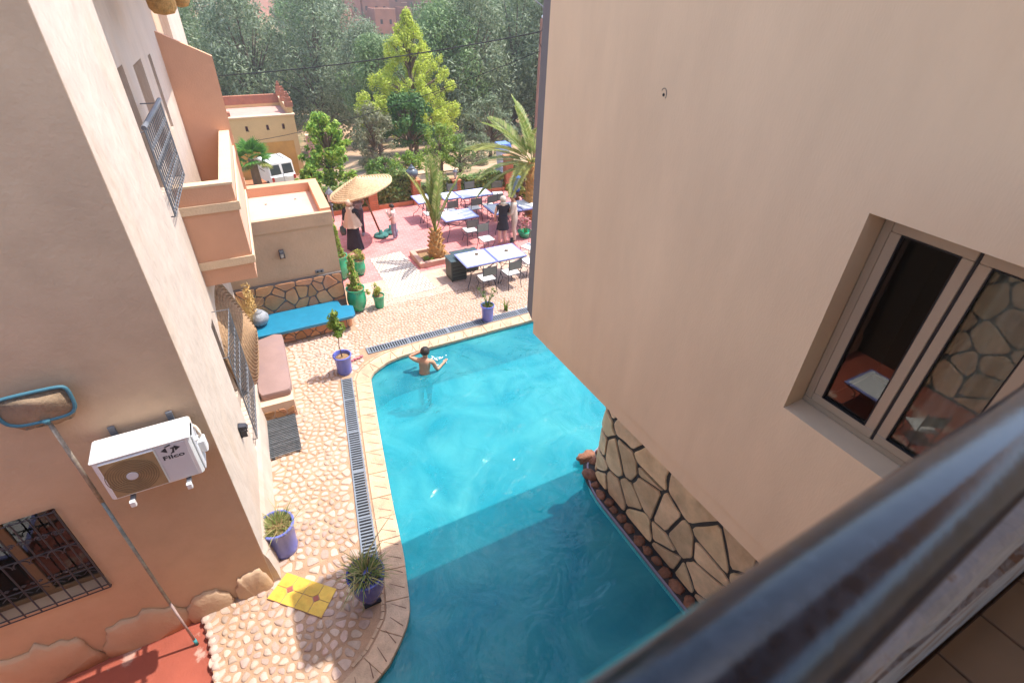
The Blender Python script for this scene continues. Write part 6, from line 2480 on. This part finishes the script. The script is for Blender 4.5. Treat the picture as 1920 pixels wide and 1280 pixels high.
shrub('round_bush', 'second light green bush right of the rounded one behind the low hedge', (9.6, 22.8), 1.6, .85, 2600, leafmat('soft_green', [(.12, .20, .06), (.20, .28, .09), (.28, .34, .13)], .3), .055, .35, 205, 16)
shrub('pale_bush', 'dry pale olive bush between the bright green tree and the lime tree', (7.1, 28.5), 3.0, 1.35, 4800, pale_l, .09, .3, 206, 22)
shrub('pale_bush', 'dry grey bush behind the date palm', (14.2, 29.0), 3.4, 1.5, 4800, olive_l, .10, .3, 207, 22)
shrub('low_scrub', 'low green scrub on the sandy slope left of the lime tree trunk', (8.0, 25.6), .9, 1.0, 2200, green_l, .06, .5, 208, 14)
shrub('low_scrub', 'low leafy scrub just behind the hedge beside the parasol', (5.0, 20.7), .8, .7, 1800, shrub_l, .06, .6, 209, 12)
shrub('low_scrub', 'low scrub on the slope behind the bright green tree', (6.3, 24.3), .8, .9, 1800, shrub_l, .06, .6, 210, 12)
shrub('low_scrub', 'pale scrub on the slope behind the low hedges at the right', (11.5, 25.5), 1.0, 1.2, 2200, pale_l, .07, .4, 211, 14)
shrub('leafy_shrub', 'broad leaved shrub by the date palm trunk at the right edge', (9.75, 16.9, 0), 1.5, .7, 1500, yellow_l, .10, .6, 212, 12)
t = thing('thin_trunk', 'thin bare leaning trunk left of the lime tree', 'tree', (7.75, 29.4, terr_z(7.75, 29.4)))
MB().tube([(0, 0, -.2), (-.05, 0, 1.2), (-.2, 0, 2.6)], [.07, .06, .04], 7).build('trunk', mat('bark_pink', (.36, .24, .18), bump=.3), t, True)
p_, q4 = lobe_leaves([((-.3 + rng.normal() * .35, rng.normal() * .35, 2.9 + rng.normal() * .45), (.38, .38, .38)) for k in range(9)], 2600, .07, .4, np.random.default_rng(12), .8)
link('crown', np_mesh('crown', p_, q4, ytl), t)
# sandy clearing
mb = MB()
N_ = 18
for j in range(N_):
    for i in range(N_):
        q = []
        for a, b in ((i, j), (i + 1, j), (i + 1, j + 1), (i, j + 1)):
            x, y = 6.2 + 4.0 * a / N_ + .25 * (b - 9) / 9, 23.6 + 3.4 * b / N_
            q.append((x, y, terr_z(x, y) + .05))
        mb.add(q, [(0, 1, 2, 3)])
tag(mb.build('sandy_path', sandy), kind='structure')

# =====================================================================================================
#  OCHRE HOUSE, VAN, VILLAGE
# =====================================================================================================
hb = -6.1
t = thing('ochre_house', 'flat roofed ochre house with stepped brick corner finials among the trees', 'house', (1.2, 42, hb))
x0, x1, y0, y1, hz = -2.3, 3.75, 0.0, 5.2, 5.0
mb = wall_holes((x0, y0), (x1, y0), 0, hz, .3, [(4.0 + k - .09 + dx, 4.0 + k + .09 + dx, 4.10, 4.47) for k, dx in ((-1.2, 0), (.05, .1), (1.15, .05))])
mb.xf(Matrix.Translation(V(0, 0, 0)))
mb.build('front_wall', ochre, t)
MB().box((x0, y0 + .305, 0), (x0 + .3, y1, hz)).build('side_wall', ochre, t)
MB().box((x1 - .3, y0 + .305, 0), (x1, y1, hz)).build('side_wall', ochre, t)
MB().box((x0 + .3, y1 - .3, 0), (x1 - .3, y1, hz)).build('back_wall', ochre, t)
MB().box((x0, -.02, 0), (x1 - .35, -.004, 3.3)).build('dado', ochre_band, t)
MB().box((x0 + .3, .31, hz - .30), (x1 - .3, y1 - .3, hz - .22)).build('roof', pinkroof, t)
MB().box((x0 + .3, .306, 4.0), (x1 - .3, .34, 4.6)).build('window_back', mat('window_mauve', (.22, .10, .10), bump=0), t)
MB().bbox((x0 - .08, -.08, hz + .002), (x1 + .08, .36, hz + .09), .01).build('cornice', cream, t)
MB().box((x1 - .32, .365, hz + .001), (x1 + .03, y1 + .02, hz + .42)).build('parapet', ochre, t)
MB().box((x0, y1 - .32, hz + .001), (x1 - .325, y1 + .02, hz + .60)).build('parapet', ybrown, t)
MB().bbox((x1 - .36, .37, hz + .422), (x1 + .06, y1 + .05, hz + .49), .01).build('coping', cream, t)
for (cx, cy) in ((x1 - .16, .45), (x1 - .16, 2.7), (x1 - .16, y1 - .2)):
    f = MB()
    for k, (w, z0) in enumerate(((.26, .40), (.19, .72), (.12, 1.0), (.06, 1.22))):
        f.box((cx - w, cy - w, hz + z0 + (.1 if True else 0)), (cx + w, cy + w, hz + z0 + .10 + (.32, .28, .22, .16)[k]))
    f.build('stepped_finial', ybrown, t)
MB().box((x0 + 1.3, .32, hz - .2), (x0 + 2.0, .8, hz + .35)).build('chimney', ybrown, t)
MB().box((x0, -1.6, -.6), (x1 + 2.0, -.6, 1.0)).build('garden_wall', terracotta, t)
t = thing('pink_shed', 'pale pink rendered low wall right of the ochre house', 'wall', (7.0, 41.5, terr_z(7.0, 41.5)))
MB().box((-1.6, -.2, 0), (.8, .2, 1.5)).build('wall', pinkroof, t)
MB().bbox((-1.65, -.25, 1.5), (.85, .25, 1.6), .02).build('coping', cream, t)


# van
def body_section(pts, w0, w1):
    return pts


vz = terr_z(2.95, 36.5)
t = thing('parked_van', 'small white van parked below the terrace, seen from behind', 'van', (2.95, 36.5, vz + .02), math.radians(14))
# local y forward, rear at y=0
prof = [(0.0, .45), (-.02, .95), (.10, 1.05), (.24, 1.78), (.40, 1.84), (2.0, 1.86), (2.35, 1.74), (2.85, 1.12), (3.85, .95), (3.98, .75), (3.98, .42)]
w = .80
rings = []
for k, (s, ins) in enumerate(((-w, .06), (-w + .06, .0), (w - .06, .0), (w, .06))):
    cy, cz = 2.0, 1.0
    rings.append([(s if abs(s) < w else s, cy + (y - cy) * (1 - ins * .3), (z if z < 1.1 else z - ins * .6)) for y, z in prof])
mb = MB().loft(rings)
autosmooth(mb.build('body', car_white, t), 35)
for s in (-1, 1):
    mb = MB()
    a, b = (.07, .72) if s > 0 else (-.72, -.07)
    mb.loft([[(a, .085, 1.08), (b, .085, 1.08), (b - .03, .215, 1.66), (a + .0, .215, 1.66)], [(a, .11, 1.08), (b, .11, 1.08), (b - .03, .24, 1.66), (a, .24, 1.66)]])
    mb.build('rear_window', car_glass, t)
    MB().bbox((s * .70 - .07, -.045, .70), (s * .70 + .07, -.0, .98), .01).build('tail_light', mat('tail_red', (.45, .03, .02), bump=0, rough=.3), t)
    mb = MB()
    xx = s * (w + .004)
    mb.loft([[(xx, 1.0, 1.12), (xx, 1.95, 1.12), (xx - s * .04, 1.90, 1.62), (xx - s * .04, 1.0, 1.62)], [(xx - s * .02, 1.0, 1.12), (xx - s * .02, 1.95, 1.12), (xx - s * .06, 1.90, 1.62), (xx - s * .06, 1.0, 1.62)]])
    mb.build('side_window', car_glass, t)
    for y in (.75, 3.2):
        wh = MB().cyl((s * (w - .17), y, .30), (s * (w + .01), y, .30), .30, .30, 20).build('wheel', rubber, t, True)
        MB().cyl((s * (w + .005), y, .30), (s * (w + .02), y, .30), .17, .16, 14).build('rim', iron_grey, wh)
    MB().bbox((s * (w + .10) - .06, 2.45, 1.12), (s * (w + .10) + .06, 2.52, 1.30), .02).build('mirror', rubber, t)
MB().bbox((-.78, -.10, .36), (.78, .02, .52), .03).build('rear_bumper', mat('bumper_grey', (.15, .15, .16), bump=.1), t)
MB().box((-.008, -.022, .56), (.008, .2, 1.08)).build('door_gap', dark_void, t)
MB().bbox((.18, -.035, .80), (.60, -.012, .90), .004).build('number_plate', white_plastic, t)
mb = MB().loft([[(-.66, 2.42, 1.70), (.66, 2.42, 1.70), (.70, 2.84, 1.16), (-.70, 2.84, 1.16)], [(-.66, 2.45, 1.72), (.66, 2.45, 1.72), (.70, 2.87, 1.18), (-.70, 2.87, 1.18)]])
mb.build('windscreen', car_glass, t)
for xx in (-.45, .45):
    MB().bbox((xx - .02, .5, 1.87), (xx + .02, 1.9, 1.90), .008).build('roof_bar', iron_grey, t)

# far village on the slope
rg = random.Random(41)
hl = 'red brown adobe house of the far hillside village'
for k in range(34):
    f = rg.random() if k > 20 else rg.random() * .35
    y = 124 + 80 * f
    r_ = rg.uniform(.12, .47) if k > 20 else .17 + .23 * (k + rg.random()) / 21
    x = y * r_
    zb = terr_z(x, y)
    w, d, h_ = rg.uniform(4, 9), rg.uniform(4, 8), rg.uniform(3, 6.5)
    t = thing('village_house', hl, 'house', (x, y, zb - 1.2), rg.uniform(-.5, .5) - .3, 'adobe houses of the far village')
    nw = max(2, int(w / 1.8))
    hs_ = []
    for fl2 in range(2 if h_ > 4.5 else 1):
        for i in range(nw):
            s = (i + .5) * w / nw + rg.uniform(-.2, .2)
            zz = 2.4 + fl2 * 2.4
            if zz + .9 < h_ + 1.0:
                hs_.append((s - .28, s + .28, zz, zz + .85))
    wall_holes((-w / 2, 0), (w / 2, 0), 0, h_ + 1.2, .35, hs_).build('front_wall', adobe, t)
    MB().box((-w / 2, .351, 0), (-w / 2 + .35, d, h_ + 1.2)).build('side_wall', adobe, t)
    MB().box((w / 2 - .35, .351, 0), (w / 2, d, h_ + 1.2)).build('side_wall', adobe, t)
    MB().box((-w / 2 + .351, d - .35, 0), (w / 2 - .351, d, h_ + 1.2)).build('back_wall', adobe, t)
    MB().box((-w / 2 + .352, .352, .2), (w / 2 - .352, d - .352, h_ + .75)).build('roof', adobe_roof, t)
    for (a, b, c, e) in hs_:
        MB().box((a - w / 2, .30, c), (b - w / 2, .348, e)).build('window', mat('village_window', (.05, .03, .025), bump=0), t)
    MB().box((-w / 2 - .06, -.06, h_ + 1.2), (w / 2 + .06, .42, h_ + 1.35)).build('coping', adobe_roof, t)
rk = adobe
tag(MB().add([(x, y, terr_z(x, y) + .25) for y in (122, 140, 160, 180, 205) for x in (6, 20, 36, 52, 70, 95)],
             [(j * 6 + i, j * 6 + i + 1, (j + 1) * 6 + i + 1, (j + 1) * 6 + i) for j in range(4) for i in range(5)]).build('village_slope', mat('red_earth', (.30, .125, .075), var=.25, scale=.08, bump=.5, bscale=1.0, col2=(.16, .13, .06), c2scale=.15, c2lo=.55, c2hi=.6, c2amt=.7), smooth=True), kind='structure')

hz_ = MB().box((-225, -115, -9.5), (245, 275, 34)).build('haze', None)
tag(hz_, kind='stuff')
hm = bpy.data.materials.new('haze_air')
hm.use_nodes = True
hn = hm.node_tree
hn.nodes.remove(hn.nodes['Principled BSDF'])
pv = hn.nodes.new('ShaderNodeVolumePrincipled')
pv.inputs['Color'].default_value = (1.0, .98, .95, 1)
pv.inputs['Density'].default_value = .0012
pv.inputs['Anisotropy'].default_value = .2
hn.links.new(pv.outputs[0], hn.nodes['Material Output'].inputs['Volume'])
hz_.data.materials.append(hm)
SC.cycles.volume_bounces = 0
